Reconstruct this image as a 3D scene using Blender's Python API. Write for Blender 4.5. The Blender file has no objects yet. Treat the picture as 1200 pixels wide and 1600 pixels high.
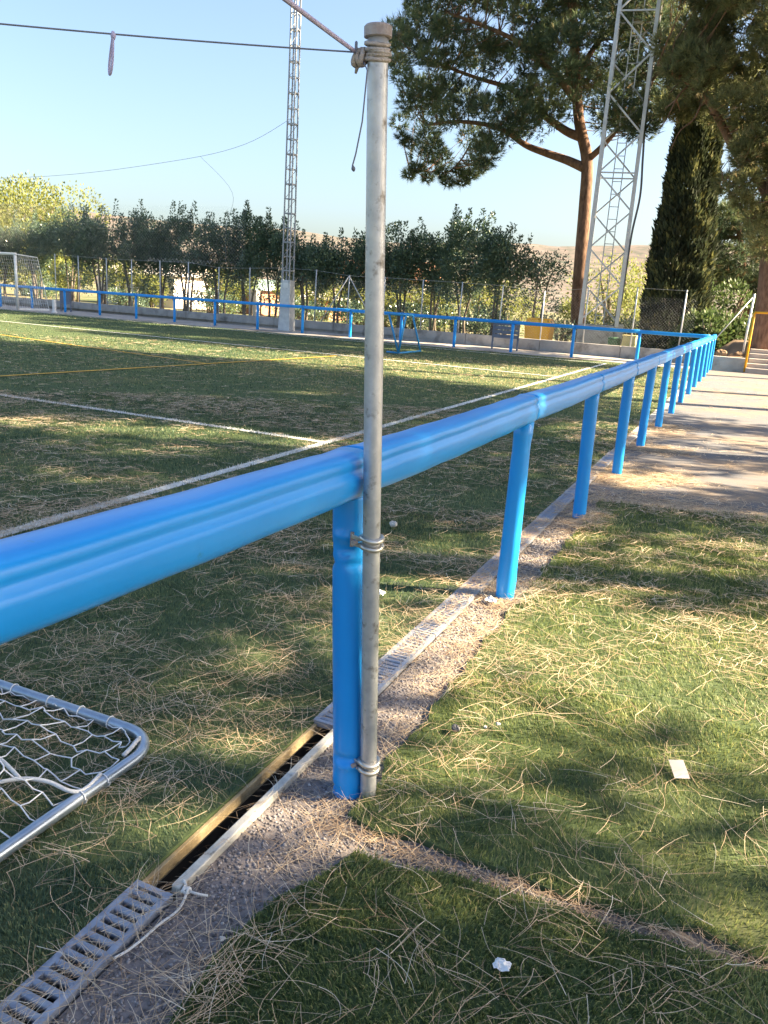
import bpy, math
import numpy as np
from mathutils import Matrix, Vector

SC = bpy.context.scene
COL = SC.collection
rng = np.random.default_rng(7)
R = math.radians

# ------------------------------------------------------------------ camera
CAMH = 1.55
_f = 1250.0
def _n(a):
    a = np.array(a, float); return a / np.linalg.norm(a)
_up = -_n((298-600, 5482-800, _f))
_Y = _n((1175-600, 503-800, _f)); _Y = _n(_Y - _up*_Y.dot(_up))
_X = np.cross(_Y, _up)
CR = np.stack([_X, _Y, _up])            # camera (x right, y down, z forward) -> world
cam_d = bpy.data.cameras.new('camera')
cam_d.sensor_fit = 'HORIZONTAL'; cam_d.sensor_width = 36.0; cam_d.lens = 37.5
cam_d.clip_start = 0.05; cam_d.clip_end = 6000
cam = bpy.data.objects.new('camera', cam_d); COL.objects.link(cam)
cx, cy, cz = CR[:, 0], -CR[:, 1], -CR[:, 2]
cam.matrix_world = Matrix(((cx[0], cy[0], cz[0], 0), (cx[1], cy[1], cz[1], 0), (cx[2], cy[2], cz[2], CAMH), (0, 0, 0, 1)))
SC.camera = cam

# ------------------------------------------------------------------ light
SUN_EL = R(32.0)
SUN_H = _n((0.929, 0.371))               # horizontal direction towards the sun
SUNV = np.array((SUN_H[0]*math.cos(SUN_EL), SUN_H[1]*math.cos(SUN_EL), math.sin(SUN_EL)))
w = bpy.data.worlds.new('World'); SC.world = w; w.use_nodes = True
nt = w.node_tree
sky = nt.nodes.new('ShaderNodeTexSky'); sky.sky_type = 'NISHITA'; sky.sun_disc = False
sky.sun_elevation = SUN_EL
sky.sun_rotation = math.atan2(SUN_H[0], SUN_H[1])
sky.altitude = 0; sky.air_density = 1.05; sky.dust_density = 3.0; sky.ozone_density = 2.0
nt.links.new(sky.outputs[0], nt.nodes['Background'].inputs[0])
nt.nodes['Background'].inputs[1].default_value = 0.0525
sd = bpy.data.lights.new('sun', 'SUN'); sd.energy = 5.0; sd.angle = R(0.53); sd.color = (1.0, 0.82, 0.55)
so = bpy.data.objects.new('sun', sd); COL.objects.link(so)
so.rotation_euler = Vector(SUNV).to_track_quat('Z', 'Y').to_euler()
so.location = (20, 10, 20)
SC.view_settings.view_transform = 'Standard'; SC.view_settings.look = 'None'
SC.view_settings.exposure = 2.65; SC.view_settings.gamma = 1.0
SC.render.engine = 'CYCLES'
SC.cycles.use_denoising = True
SC.cycles.max_bounces = 6; SC.cycles.diffuse_bounces = 3; SC.cycles.glossy_bounces = 2
SC.cycles.transmission_bounces = 3; SC.cycles.transparent_max_bounces = 4
SC.cycles.caustics_reflective = False; SC.cycles.caustics_refractive = False

# ------------------------------------------------------------------ materials
MATS = {}
def mat(name, c1, c2=None, scale=6.0, rough=0.7, metal=0.0, bump=0.0, bscale=40.0, spec=0.3, detail=5.0,
        tint=None, transl=0.0, c3=None, s3=1.0, t3=0.55, coat=0.0, stretch=None, contrast=0.5):
    m = bpy.data.materials.new(name); m.use_nodes = True
    t = m.node_tree; N = t.nodes; L = t.links
    b = N['Principled BSDF']
    b.inputs['Roughness'].default_value = rough; b.inputs['Metallic'].default_value = metal
    b.inputs['Specular IOR Level'].default_value = spec
    if coat: b.inputs['Coat Weight'].default_value = coat; b.inputs['Coat Roughness'].default_value = 0.15
    tc = N.new('ShaderNodeTexCoord'); vec = tc.outputs['Object']
    if stretch:
        mp = N.new('ShaderNodeMapping'); mp.inputs['Scale'].default_value = stretch
        L.new(vec, mp.inputs[0]); vec = mp.outputs[0]
    def noise(s, d=detail):
        n = N.new('ShaderNodeTexNoise'); n.inputs['Scale'].default_value = s; n.inputs['Detail'].default_value = d
        n.inputs['Roughness'].default_value = 0.6; L.new(vec, n.inputs['Vector']); return n.outputs['Fac']
    def ramp(src, lo, hi, a, c):
        r = N.new('ShaderNodeValToRGB'); r.color_ramp.elements[0].position = lo; r.color_ramp.elements[1].position = hi
        r.color_ramp.elements[0].color = (*a, 1); r.color_ramp.elements[1].color = (*c, 1)
        L.new(src, r.inputs[0]); return r.outputs[0]
    if tint:                             # per-leaf colour from the mesh attribute 'tint'
        a = N.new('ShaderNodeAttribute'); a.attribute_name = 'tint'
        r = N.new('ShaderNodeValToRGB')
        while len(r.color_ramp.elements) < len(tint): r.color_ramp.elements.new(0.5)
        for i, (p, c) in enumerate(tint):
            r.color_ramp.elements[i].position = p; r.color_ramp.elements[i].color = (*c, 1)
        L.new(a.outputs['Fac'], r.inputs[0]); col = r.outputs[0]
    elif c2:
        col = ramp(noise(scale), 0.5-contrast*0.4, 0.5+contrast*0.4, c1, c2)
    else:
        col = None
    if c3 is not None and col is not None:
        mx = N.new('ShaderNodeMix'); mx.data_type = 'RGBA'
        f = ramp(noise(s3, 4), t3-0.08, t3+0.08, (0, 0, 0), (1, 1, 1))
        L.new(f, mx.inputs[0]); L.new(col, mx.inputs[6]); mx.inputs[7].default_value = (*c3, 1); col = mx.outputs[2]
    if col is None: b.inputs['Base Color'].default_value = (*c1, 1)
    else: L.new(col, b.inputs['Base Color'])
    if bump:
        bp = N.new('ShaderNodeBump'); bp.inputs['Strength'].default_value = bump; bp.inputs['Distance'].default_value = 0.02
        L.new(noise(bscale, 6), bp.inputs['Height']); L.new(bp.outputs[0], b.inputs['Normal'])
    if transl:
        tr = N.new('ShaderNodeBsdfTranslucent'); mx = N.new('ShaderNodeMixShader'); mx.inputs[0].default_value = transl
        if col is None: tr.inputs[0].default_value = (*c1, 1)
        else: L.new(col, tr.inputs[0])
        L.new(b.outputs[0], mx.inputs[1]); L.new(tr.outputs[0], mx.inputs[2])
        L.new(mx.outputs[0], N['Material Output'].inputs[0])
    MATS[name] = m
    return m

mat('vinyl', (0.012, 0.290, 0.78), (0.016, 0.325, 0.85), 3, rough=0.32, spec=0.5, bump=0.03, bscale=14, c3=(0.03, 0.22, 0.45), s3=22, t3=0.76)
mat('galv', (0.44, 0.45, 0.47), (0.62, 0.62, 0.62), 22, rough=0.42, metal=0.5, bump=0.08, bscale=60, c3=(0.17, 0.15, 0.13), s3=26, t3=0.655)
mat('galv_far', (0.50, 0.51, 0.53), (0.66, 0.67, 0.68), 5, rough=0.5, metal=0.35)
mat('mast_steel', (0.26, 0.28, 0.32), (0.36, 0.38, 0.42), 5, rough=0.5, metal=0.4)
mat('grate_steel', (0.27, 0.30, 0.38), (0.42, 0.46, 0.55), 30, rough=0.45, metal=0.5, bump=0.1, bscale=80)
mat('edge_steel', (0.42, 0.41, 0.38), (0.62, 0.60, 0.55), 16, rough=0.55, metal=0.35, bump=0.15, bscale=70, c3=(0.2, 0.17, 0.13), s3=30, t3=0.66)
mat('turf_base', (0.055, 0.078, 0.038), (0.105, 0.140, 0.062), 18, rough=0.95, spec=0.1, c3=(0.120, 0.120, 0.060), s3=0.7, t3=0.62)
mat('blade', (0.03, 0.07, 0.02), tint=[(0, (0.042, 0.084, 0.054)), (0.5, (0.125, 0.188, 0.100)), (0.85, (0.265, 0.305, 0.135)), (1, (0.43, 0.37, 0.18))], rough=0.48, spec=0.35, transl=0.48)
mat('blade_mat', (0.03, 0.09, 0.02), tint=[(0, (0.055, 0.098, 0.034)), (0.5, (0.185, 0.235, 0.080)), (0.85, (0.360, 0.375, 0.130)), (1, (0.52, 0.44, 0.21))], rough=0.5, spec=0.35, transl=0.48)
mat('line_white', (0.70, 0.70, 0.68), tint=[(0, (0.50, 0.50, 0.48)), (1, (0.80, 0.80, 0.78))], rough=0.8)
mat('line_white_base', (0.55, 0.56, 0.54), (0.70, 0.70, 0.68), 25, rough=0.9, c3=(0.25, 0.26, 0.18), s3=30, t3=0.68)
mat('line_yellow', (0.48, 0.28, 0.035), (0.60, 0.37, 0.06), 12, rough=0.9)
mat('needle', (0.4, 0.3, 0.2), tint=[(0, (0.26, 0.16, 0.10)), (0.35, (0.45, 0.32, 0.20)), (0.75, (0.62, 0.49, 0.34)), (1, (0.76, 0.67, 0.53))], rough=0.6, spec=0.3)
mat('asphalt', (0.115, 0.117, 0.132), (0.205, 0.197, 0.200), 60, rough=0.95, bump=0.35, bscale=160, c3=(0.235, 0.185, 0.145), s3=0.8, t3=0.54)
mat('gravel', (0.2, 0.2, 0.2), tint=[(0, (0.10, 0.09, 0.09)), (0.5, (0.215, 0.195, 0.20)), (0.9, (0.37, 0.345, 0.35)), (1, (0.66, 0.63, 0.61))], rough=0.9)
mat('soil', (0.14, 0.122, 0.120), (0.27, 0.24, 0.235), 40, rough=1.0, bump=0.3, bscale=120)
mat('channel_board', (0.30, 0.22, 0.12), (0.50, 0.39, 0.23), 14, rough=0.9, bump=0.3, bscale=60)
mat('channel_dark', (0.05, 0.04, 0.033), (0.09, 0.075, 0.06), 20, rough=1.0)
mat('concrete', (0.33, 0.31, 0.29), (0.50, 0.47, 0.44), 2.2, rough=0.95, bump=0.3, bscale=30, c3=(0.19, 0.175, 0.16), s3=1.3, t3=0.6)
mat('paving', (0.36, 0.33, 0.30), (0.46, 0.42, 0.38), 1.5, rough=0.95, c3=(0.22, 0.15, 0.09), s3=0.7, t3=0.62)
mat('dry_land', (0.17, 0.15, 0.075), (0.30, 0.25, 0.14), 0.6, rough=1.0, c3=(0.09, 0.11, 0.04), s3=0.12, t3=0.52)
mat('bank_soil', (0.18, 0.12, 0.075), (0.32, 0.22, 0.14), 2.0, rough=1.0, bump=0.5, bscale=8)
mat('hill', (0.125, 0.100, 0.088), (0.20, 0.155, 0.135), 0.02, rough=1.0, c3=(0.075, 0.080, 0.062), s3=0.10, t3=0.52, detail=8)
mat('bark', (0.090, 0.052, 0.036), (0.26, 0.155, 0.105), 9, rough=0.95, bump=1.0, bscale=12, stretch=(1, 1, 0.35))
mat('bark_grey', (0.10, 0.08, 0.062), (0.24, 0.20, 0.155), 10, rough=0.95, bump=0.8, bscale=16, stretch=(1, 1, 0.35))
mat('pine_leaf', (0.03, 0.06, 0.02), tint=[(0, (0.044, 0.074, 0.046)), (0.5, (0.105, 0.152, 0.080)), (0.85, (0.190, 0.235, 0.100)), (1, (0.230, 0.170, 0.100))], rough=0.55, spec=0.3, transl=0.38)
mat('pine_leaf_olive', (0.05, 0.06, 0.02), tint=[(0, (0.115, 0.135, 0.066)), (0.5, (0.220, 0.240, 0.110)), (0.85, (0.340, 0.335, 0.145)), (1, (0.380, 0.290, 0.170))], rough=0.55, spec=0.3, transl=0.52)
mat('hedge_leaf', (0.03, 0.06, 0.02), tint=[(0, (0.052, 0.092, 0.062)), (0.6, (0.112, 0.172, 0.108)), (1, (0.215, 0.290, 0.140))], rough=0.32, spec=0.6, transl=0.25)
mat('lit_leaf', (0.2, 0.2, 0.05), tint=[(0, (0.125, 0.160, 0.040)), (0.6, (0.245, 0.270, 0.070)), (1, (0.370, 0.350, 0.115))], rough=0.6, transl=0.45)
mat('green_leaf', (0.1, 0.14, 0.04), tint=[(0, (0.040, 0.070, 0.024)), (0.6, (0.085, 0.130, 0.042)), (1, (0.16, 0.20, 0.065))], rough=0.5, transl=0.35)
mat('cypress_leaf', (0.03, 0.05, 0.02), tint=[(0, (0.026, 0.036, 0.022)), (0.55, (0.064, 0.082, 0.042)), (1, (0.190, 0.190, 0.070))], rough=0.7, transl=0.25)
mat('white_paint', (0.78, 0.78, 0.76), (0.70, 0.70, 0.69), 4, rough=0.5)
mat('white_rope', (0.62, 0.61, 0.60), (0.78, 0.77, 0.75), 60, rough=0.9, bump=0.4, bscale=200)
mat('net_thread', (0.66, 0.68, 0.72), (0.80, 0.81, 0.82), 40, rough=0.8)
mat('goal_tube', (0.30, 0.36, 0.44), (0.42, 0.48, 0.55), 12, rough=0.3, metal=0.7, spec=0.5)
mat('lash_rope', (0.42, 0.36, 0.31), (0.58, 0.50, 0.44), 50, rough=0.95, bump=0.5, bscale=150)
mat('purple_cord', (0.42, 0.37, 0.55), (0.52, 0.47, 0.62), 30, rough=0.8)
mat('dark_wire', (0.16, 0.17, 0.20), (0.22, 0.22, 0.25), 30, rough=0.7)
mat('rust', (0.33, 0.26, 0.24), (0.52, 0.48, 0.46), 25, rough=0.8, metal=0.3, bump=0.3, bscale=50)
mat('zinc_clamp', (0.50, 0.48, 0.44), (0.66, 0.63, 0.58), 40, rough=0.35, metal=0.8)
mat('blue_paint', (0.03, 0.24, 0.52), (0.045, 0.30, 0.60), 5, rough=0.4)
mat('yellow_paint', (0.80, 0.36, 0.015), (0.88, 0.44, 0.025), 3, rough=0.5)
mat('cream_paint', (0.62, 0.52, 0.22), (0.70, 0.58, 0.27), 3, rough=0.6)
mat('green_bin', (0.05, 0.13, 0.06), (0.07, 0.16, 0.08), 3, rough=0.6)
mat('grey_board', (0.16, 0.18, 0.23), (0.21, 0.23, 0.28), 3, rough=0.6)
mat('plaster', (0.66, 0.60, 0.55), (0.76, 0.70, 0.65), 1.0, rough=0.9)
mat('terracotta', (0.46, 0.22, 0.13), (0.56, 0.29, 0.18), 2.0, rough=0.9)
mat('pale_green', (0.34, 0.46, 0.40), (0.40, 0.52, 0.46), 2.0, rough=0.8)
mat('dark_glass', (0.03, 0.035, 0.04), rough=0.15, spec=0.6)
mat('card', (0.72, 0.60, 0.50), (0.78, 0.66, 0.56), 9, rough=0.7)
mat('paper', (0.74, 0.73, 0.74), (0.82, 0.81, 0.82), 9, rough=0.7)
mat('dark_stone', (0.06, 0.06, 0.07), (0.12, 0.12, 0.13), 20, rough=0.8)
mat('pale_stone', (0.46, 0.42, 0.38), (0.62, 0.58, 0.53), 20, rough=0.9)
mat('step_stone', (0.34, 0.30, 0.27), (0.48, 0.43, 0.39), 3, rough=0.95, bump=0.3, bscale=20)

# ------------------------------------------------------------------ mesh helpers
class MB:
    def __init__(s): s.v = []; s.f = []
    def add(s, verts, faces):
        o = len(s.v); s.v += [tuple(map(float, p)) for p in verts]
        s.f += [tuple(i+o for i in q) for q in faces]; return s
    def box(s, lo, hi):
        (a, b, c), (d, e, f) = lo, hi
        return s.add([(a,b,c),(d,b,c),(d,e,c),(a,e,c),(a,b,f),(d,b,f),(d,e,f),(a,e,f)],
                     [(0,3,2,1),(4,5,6,7),(0,1,5,4),(1,2,6,5),(2,3,7,6),(3,0,4,7)])
    def tube(s, pts, rad, n=8, cap=True, up=(0, 0, 1)):
        P = np.array(pts, float); k = len(P)
        rad = np.broadcast_to(np.array(rad, float), (k,))
        T = np.gradient(P, axis=0); T /= np.linalg.norm(T, axis=1)[:, None] + 1e-9
        u = np.array(up, float)
        if abs(T[0].dot(u)) > 0.93: u = np.array((1.0, 0.05, 0))
        vs = []; prev = None
        for i in range(k):
            a = np.cross(T[i], u) if prev is None else prev - T[i]*prev.dot(T[i])
            a /= np.linalg.norm(a) + 1e-9; prev = a
            b = np.cross(T[i], a)
            for j in range(n):
                t = 2*math.pi*j/n; vs.append(P[i] + rad[i]*(a*math.cos(t)+b*math.sin(t)))
        fs = []
        for i in range(k-1):
            for j in range(n):
                j2 = (j+1) % n
                fs.append((i*n+j, i*n+j2, (i+1)*n+j2, (i+1)*n+j))
        if cap:
            fs.append(tuple(range(n))[::-1]); fs.append(tuple((k-1)*n+j for j in range(n)))
        return s.add(vs, fs)
    def bar(s, a, b, wx, wz=None):       # rectangular bar between two points
        wz = wx if wz is None else wz
        a = np.array(a, float); b = np.array(b, float); t = _n(b-a)
        u = np.array((0, 0, 1.0)) if abs(t[2]) < 0.95 else np.array((1.0, 0, 0))
        p = _n(np.cross(t, u)); q = np.cross(p, t)
        vs = [e + p*sx*wx/2 + q*sz*wz/2 for e in (a, b) for sx, sz in ((-1,-1),(1,-1),(1,1),(-1,1))]
        return s.add(vs, [(0,1,2,3),(7,6,5,4),(0,4,5,1),(1,5,6,2),(2,6,7,3),(3,7,4,0)])
    def mesh(s, name, m, smooth=False):
        me = bpy.data.meshes.new(name); me.from_pydata(s.v, [], s.f)
        me.materials.append(MATS[m])
        if smooth: me.polygons.foreach_set('use_smooth', np.ones(len(me.polygons), bool))
        me.update(); return me
    def build(s, name, m, parent=None, smooth=False, bevel=0.0):
        return link(name, s.mesh(name, m, smooth), parent, bevel)

def link(name, me, parent=None, bevel=0.0, loc=None):
    o = bpy.data.objects.new(name, me); COL.objects.link(o)
    if parent is not None: o.parent = parent
    if loc is not None: o.location = loc
    if bevel:
        md = o.modifiers.new('bevel', 'BEVEL'); md.width = bevel; md.segments = 2; md.limit_method = 'ANGLE'
    return o
def tag(o, label=None, cat=None, group=None, kind=None):
    if label: o['label'] = label
    if cat: o['category'] = cat
    if group: o['group'] = group
    if kind: o['kind'] = kind
    return o
def empty(name, loc=(0, 0, 0), label=None, cat=None, group=None):
    o = bpy.data.objects.new(name, None); COL.objects.link(o); o.location = loc; o.empty_display_size = 0.1
    return tag(o, label, cat, group)

def big_mesh(name, V, loops, starts, totals, m, tint=None, parent=None, smooth=False):
    """V (n,3); loops flat vertex indices; tint per vertex"""
    me = bpy.data.meshes.new(name)
    me.vertices.add(len(V)); me.vertices.foreach_set('co', np.ascontiguousarray(V, np.float32).ravel())
    me.loops.add(len(loops)); me.loops.foreach_set('vertex_index', np.ascontiguousarray(loops, np.int32))
    me.polygons.add(len(starts)); me.polygons.foreach_set('loop_start', np.ascontiguousarray(starts, np.int32))
    me.polygons.foreach_set('loop_total', np.ascontiguousarray(totals, np.int32))
    if smooth: me.polygons.foreach_set('use_smooth', np.ones(len(starts), bool))
    me.update(calc_edges=True); me.validate()
    if tint is not None:
        a = me.attributes.new('tint', 'FLOAT', 'POINT'); a.data.foreach_set('value', np.ascontiguousarray(tint, np.float32))
    me.materials.append(MATS[m])
    return link(name, me, parent)
def poly_mesh(name, V, k, m, tint=None, parent=None):
    """V is (n,k,3): n separate polygons of k corners"""
    n = len(V); loops = np.arange(n*k); st = np.arange(n)*k
    return big_mesh(name, V.reshape(-1, 3), loops, st, np.full(n, k), m, None if tint is None else np.repeat(tint, k), parent)

def unit(a): return a/(np.linalg.norm(a, axis=-1, keepdims=True)+1e-9)
def rand_unit(n, g=rng): return unit(g.normal(size=(n, 3)))
def leaves(P, D, L, W, g=rng):
    """diamond leaves: base P, direction D -> (n,4,3)"""
    n = len(P); D = unit(D); S = unit(np.cross(D, rand_unit(n, g)))
    L = np.broadcast_to(np.asarray(L, float), (n,))[:, None]; W = np.broadcast_to(np.asarray(W, float), (n,))[:, None]
    nrm = np.cross(D, S)
    return np.stack([P, P+D*L*0.45+S*W*0.5, P+D*L+nrm*L*0.12, P+D*L*0.45-S*W*0.5], 1)

def vnoise(x, y, s, seed=0):
    """smooth value noise in 0..1 on the ground"""
    x = np.asarray(x)/s; y = np.asarray(y)/s
    xi = np.floor(x).astype(np.int64); yi = np.floor(y).astype(np.int64); fx = x-xi; fy = y-yi
    fx = fx*fx*(3-2*fx); fy = fy*fy*(3-2*fy)
    seed = int(seed*10)
    def h(a, b):
        q = (a*374761393 + b*668265263 + seed*1442695041) & 0xffffffff
        q = ((q ^ (q >> 13))*1274126177) & 0xffffffff
        return ((q ^ (q >> 16)) & 0xffff)/65535.0
    return (h(xi, yi)*(1-fx)+h(xi+1, yi)*fx)*(1-fy)+(h(xi, yi+1)*(1-fx)+h(xi+1, yi+1)*fx)*fy
def in_poly(x, y, poly):
    x = np.asarray(x); y = np.asarray(y); r = np.zeros(x.shape, bool); k = len(poly)
    for i in range(k):
        (x1, y1), (x2, y2) = poly[i], poly[(i+1) % k]
        c = ((y1 > y) != (y2 > y)) & (x < (x2-x1)*(y-y1)/(y2-y1+1e-12)+x1)
        r ^= c
    return r
ORD = ['first', 'second', 'third', 'fourth', 'fifth', 'sixth', 'seventh', 'eighth', 'ninth', 'tenth', 'eleventh', 'twelfth', 'thirteenth', 'fourteenth']

# ------------------------------------------------------------------ layout
FX = -1.0                                # side fence
def far_y(x): return 28.0 + (-1.0-x)*0.04
CH_L, CH_R = -1.262, -1.155              # drain channel
SIDE_X = -4.0

# ------------------------------------------------------------------ ground
def sheet(name, pts, z, m):
    o = MB().add([(x, y, z) for x, y in pts], [tuple(range(len(pts)))]).build(name, m); tag(o, kind='structure'); return o
sheet('ground', [(-3000, -3000), (3000, -3000), (3000, 3000), (-3000, 3000)], -0.22, 'dry_land')
pt = MB().box((-60, -12, -0.2), (CH_L, 27.35, 0.0)).build('pitch', 'turf_base'); tag(pt, kind='structure')
pa = MB().box((-1.14, -12, -0.2), (40, 27.9, -0.014)).build('path', 'asphalt'); tag(pa, kind='structure')
pv = MB().add([(-60, 27.352, -0.2), (-1.25, 27.352, -0.2), (-1.25, 30.35, -0.2), (-60, 32.5, -0.2), (-60, 27.352, -0.004), (-1.25, 27.352, -0.004), (-1.25, 30.35, -0.004), (-60, 32.5, -0.004)],
              [(0,3,2,1),(4,5,6,7),(0,1,5,4),(1,2,6,5),(2,3,7,6),(3,0,4,7)]).build('paved_strip', 'paving'); tag(pv, kind='structure')
yard = MB().add([(-80, 32.6, 0.10), (-1.3, 30.55, 0.10), (4, 30.6, 0.1), (60, 40, 0.1), (60, 75, -0.1), (-80, 75, -0.1)], [(0, 1, 2, 3, 4, 5)]).build('yard', 'dry_land'); tag(yard, kind='structure')
# two loose turf carpets right of the fence
def ragged(pl, step=0.11, amp=0.012, seed=1):
    g_ = np.random.default_rng(seed); out = []
    for i in range(len(pl)):
        a = np.array(pl[i]); b = np.array(pl[(i+1) % len(pl)]); L_ = np.linalg.norm(b-a)
        if max(a[0], b[0]) > 2.5 or min(a[1], b[1]) < -3: out.append(tuple(a)); continue
        n_ = max(1, int(L_/step)); t_ = (b-a)/L_; p_ = np.array((-t_[1], t_[0]))
        for k_ in range(n_): out.append(tuple(a+(b-a)*k_/n_+p_*g_.normal()*amp*(0 if k_ == 0 else 1)))
    return out
matA = ragged([(-0.895, 1.955), (0.35, 1.935), (1.2, 1.935), (3.0, 1.94), (3.0, 7.0), (1.4, 7.05), (0.38, 7.16), (-0.2, 6.98), (-0.93, 6.80)], seed=3)
matB = ragged([(-0.84, -4.0), (3.0, -4.0), (3.0, 1.905), (1.2, 1.905), (0.30, 1.90), (-0.2, 1.878), (-0.52, 1.855), (-0.80, 1.81), (-0.90, 1.55), (-0.93, 1.35), (-0.885, 1.0), (-0.85, 0.2)], seed=4)
for nm, pl in (('turf_carpet', matA), ('turf_carpet', matB)):
    n = len(pl); v = [(x, y, -0.0125) for x, y in pl]+[(x, y, 0.006) for x, y in pl]
    o = MB().add(v, [tuple(range(n))[::-1], tuple(range(n, 2*n))]+[(i, (i+1) % n, n+(i+1) % n, n+i) for i in range(n)]).build(nm, 'turf_base')
    tag(o, 'strip of green artificial turf beside the fence, far side of the needle filled seam' if pl is matA else 'strip of green artificial turf in the foreground, near side of the seam', 'turf')
    if pl is matA: carpetA = o
    else: carpetB = o

sheet('gravel_bed', [(CH_R+0.017, -4), (-0.80, -4), (-0.80, 7.2), (-0.93, 7.4), (CH_R+0.017, 8.5)], -0.0128, 'soil')
# painted lines on the pitch: (x0,y0)-(x1,y1), width
WL = [((SIDE_X, -8), (SIDE_X, 26.3), 0.10), ((SIDE_X-0.05, 7.62), (-45, 7.85), 0.10), ((SIDE_X-0.05, 19.2), (-45, 20.9), 0.10), ((SIDE_X-0.05, 26.0), (-45, 27.2), 0.10)]
YL = [((-10.55, 8.4), (-9.8, 19.0), 0.10), ((-10.15, 13.9), (-45, 20.8), 0.08)]
def strip(a, b, wd):
    a = np.array(a); b = np.array(b); t = _n(b-a); p = np.array((-t[1], t[0]))*wd/2
    return [tuple(a-p), tuple(b-p), tuple(b+p), tuple(a+p)]
LINE_POLY = [strip(*l) for l in WL]
YLINE_POLY = [strip(*l) for l in YL]
LINE_OBJ = []
for i, p in enumerate(LINE_POLY):
    o = MB().add([(x, y, 0.004+0.0005*i+(0.011 if i > 1 else 0)) for x, y in p], [(0, 1, 2, 3)]).build('pitch_line', 'line_white_base'); tag(o, kind='structure'); LINE_OBJ.append(o)
for i, p in enumerate(YLINE_POLY):
    o = MB().add([(x, y, 0.018+0.001*i) for x, y in p], [(0, 1, 2, 3)]).build('pitch_line', 'line_yellow'); tag(o, kind='structure')

# ------------------------------------------------------------------ drain channel and grates
ch = empty('drain_channel', (0, 0, 0), 'open concrete drain channel between the pitch edge and the gravel strip', 'drain')
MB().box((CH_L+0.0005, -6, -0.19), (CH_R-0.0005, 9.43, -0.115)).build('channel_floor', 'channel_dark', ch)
MB().box((CH_L+0.001, -6, -0.052), (CH_L+0.014, 9.43, -0.010)).build('edge_board', 'channel_board', ch, bevel=0.002)
MB().box((CH_L+0.001, -6, -0.114), (CH_L+0.008, 9.43, -0.053)).build('channel_side', 'channel_dark', ch)  # dark colour stands in for shade on the wall below the board
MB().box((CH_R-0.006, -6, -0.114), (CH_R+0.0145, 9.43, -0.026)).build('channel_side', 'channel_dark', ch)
kb = MB().box((CH_L+0.001, 9.432, -0.19), (CH_R+0.0145, 27.3, 0.003)).build('kerb', 'concrete', bevel=0.006); tag(kb, kind='structure')
er = MB().box((CH_R-0.012, 1.45, -0.022), (CH_R+0.016, 2.42, 0.012)).build('edge_rail', 'edge_steel', ch, bevel=0.004)
GL, GW = 0.5, 0.118
gx = (CH_L+CH_R)/2 + 0.002
fr = MB()
hw = GW/2
fr.box((-hw, 0.003, -0.02), (-hw+0.018, GL-0.003, 0.004)).box((hw-0.018, 0.003, -0.02), (hw, GL-0.003, 0.004))
fr.box((-hw+0.018, 0.003, -0.02), (hw-0.018, 0.02, 0.003)).box((-hw+0.018, GL-0.02, -0.02), (hw-0.018, GL-0.003, 0.003))
fr_me = fr.mesh('grate_frame', 'grate_steel')
brm = MB(); prof = [(-0.0085, -0.018), (-0.0095, -0.002), (-0.006, 0.0035), (0.0, 0.005), (0.006, 0.0035), (0.0095, -0.002), (0.0085, -0.018)]
xs_ = (-hw+0.0175, hw-0.0175); nv = len(prof)
brm.add([(x, y, z) for x in xs_ for y, z in prof], [tuple((j, j+1, nv+j+1, nv+j)) for j in range(nv-1)] + [(nv-1, 0, nv, 2*nv-1)])
bar_me = brm.mesh('bar', 'grate_steel', smooth=True)
gi = 0
starts = [1.435-0.5, 1.435-1.0] + [2.40+0.502*k for k in range(14)]
for k, y0 in enumerate(starts):
    if k < 2: lab = ['slotted steel drain grate in the bottom left corner, beside the open channel', 'slotted steel drain grate at the very bottom left edge of the picture'][k]
    else: lab = 'slotted steel drain grate behind the pole, %s one beyond the open channel' % ORD[k-2]
    g = empty('drain_grate', (gx+rng.normal()*0.0015, y0, -0.002+abs(rng.normal())*0.002), lab, 'grate', 'drain grates along the pitch edge')
    g.rotation_euler = (0, 0, rng.normal()*0.004)
    link('frame', fr_me, g)
    for j in range(14): link('bar', bar_me, g, loc=(0, 0.0365+j*0.0328, 0))

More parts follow.
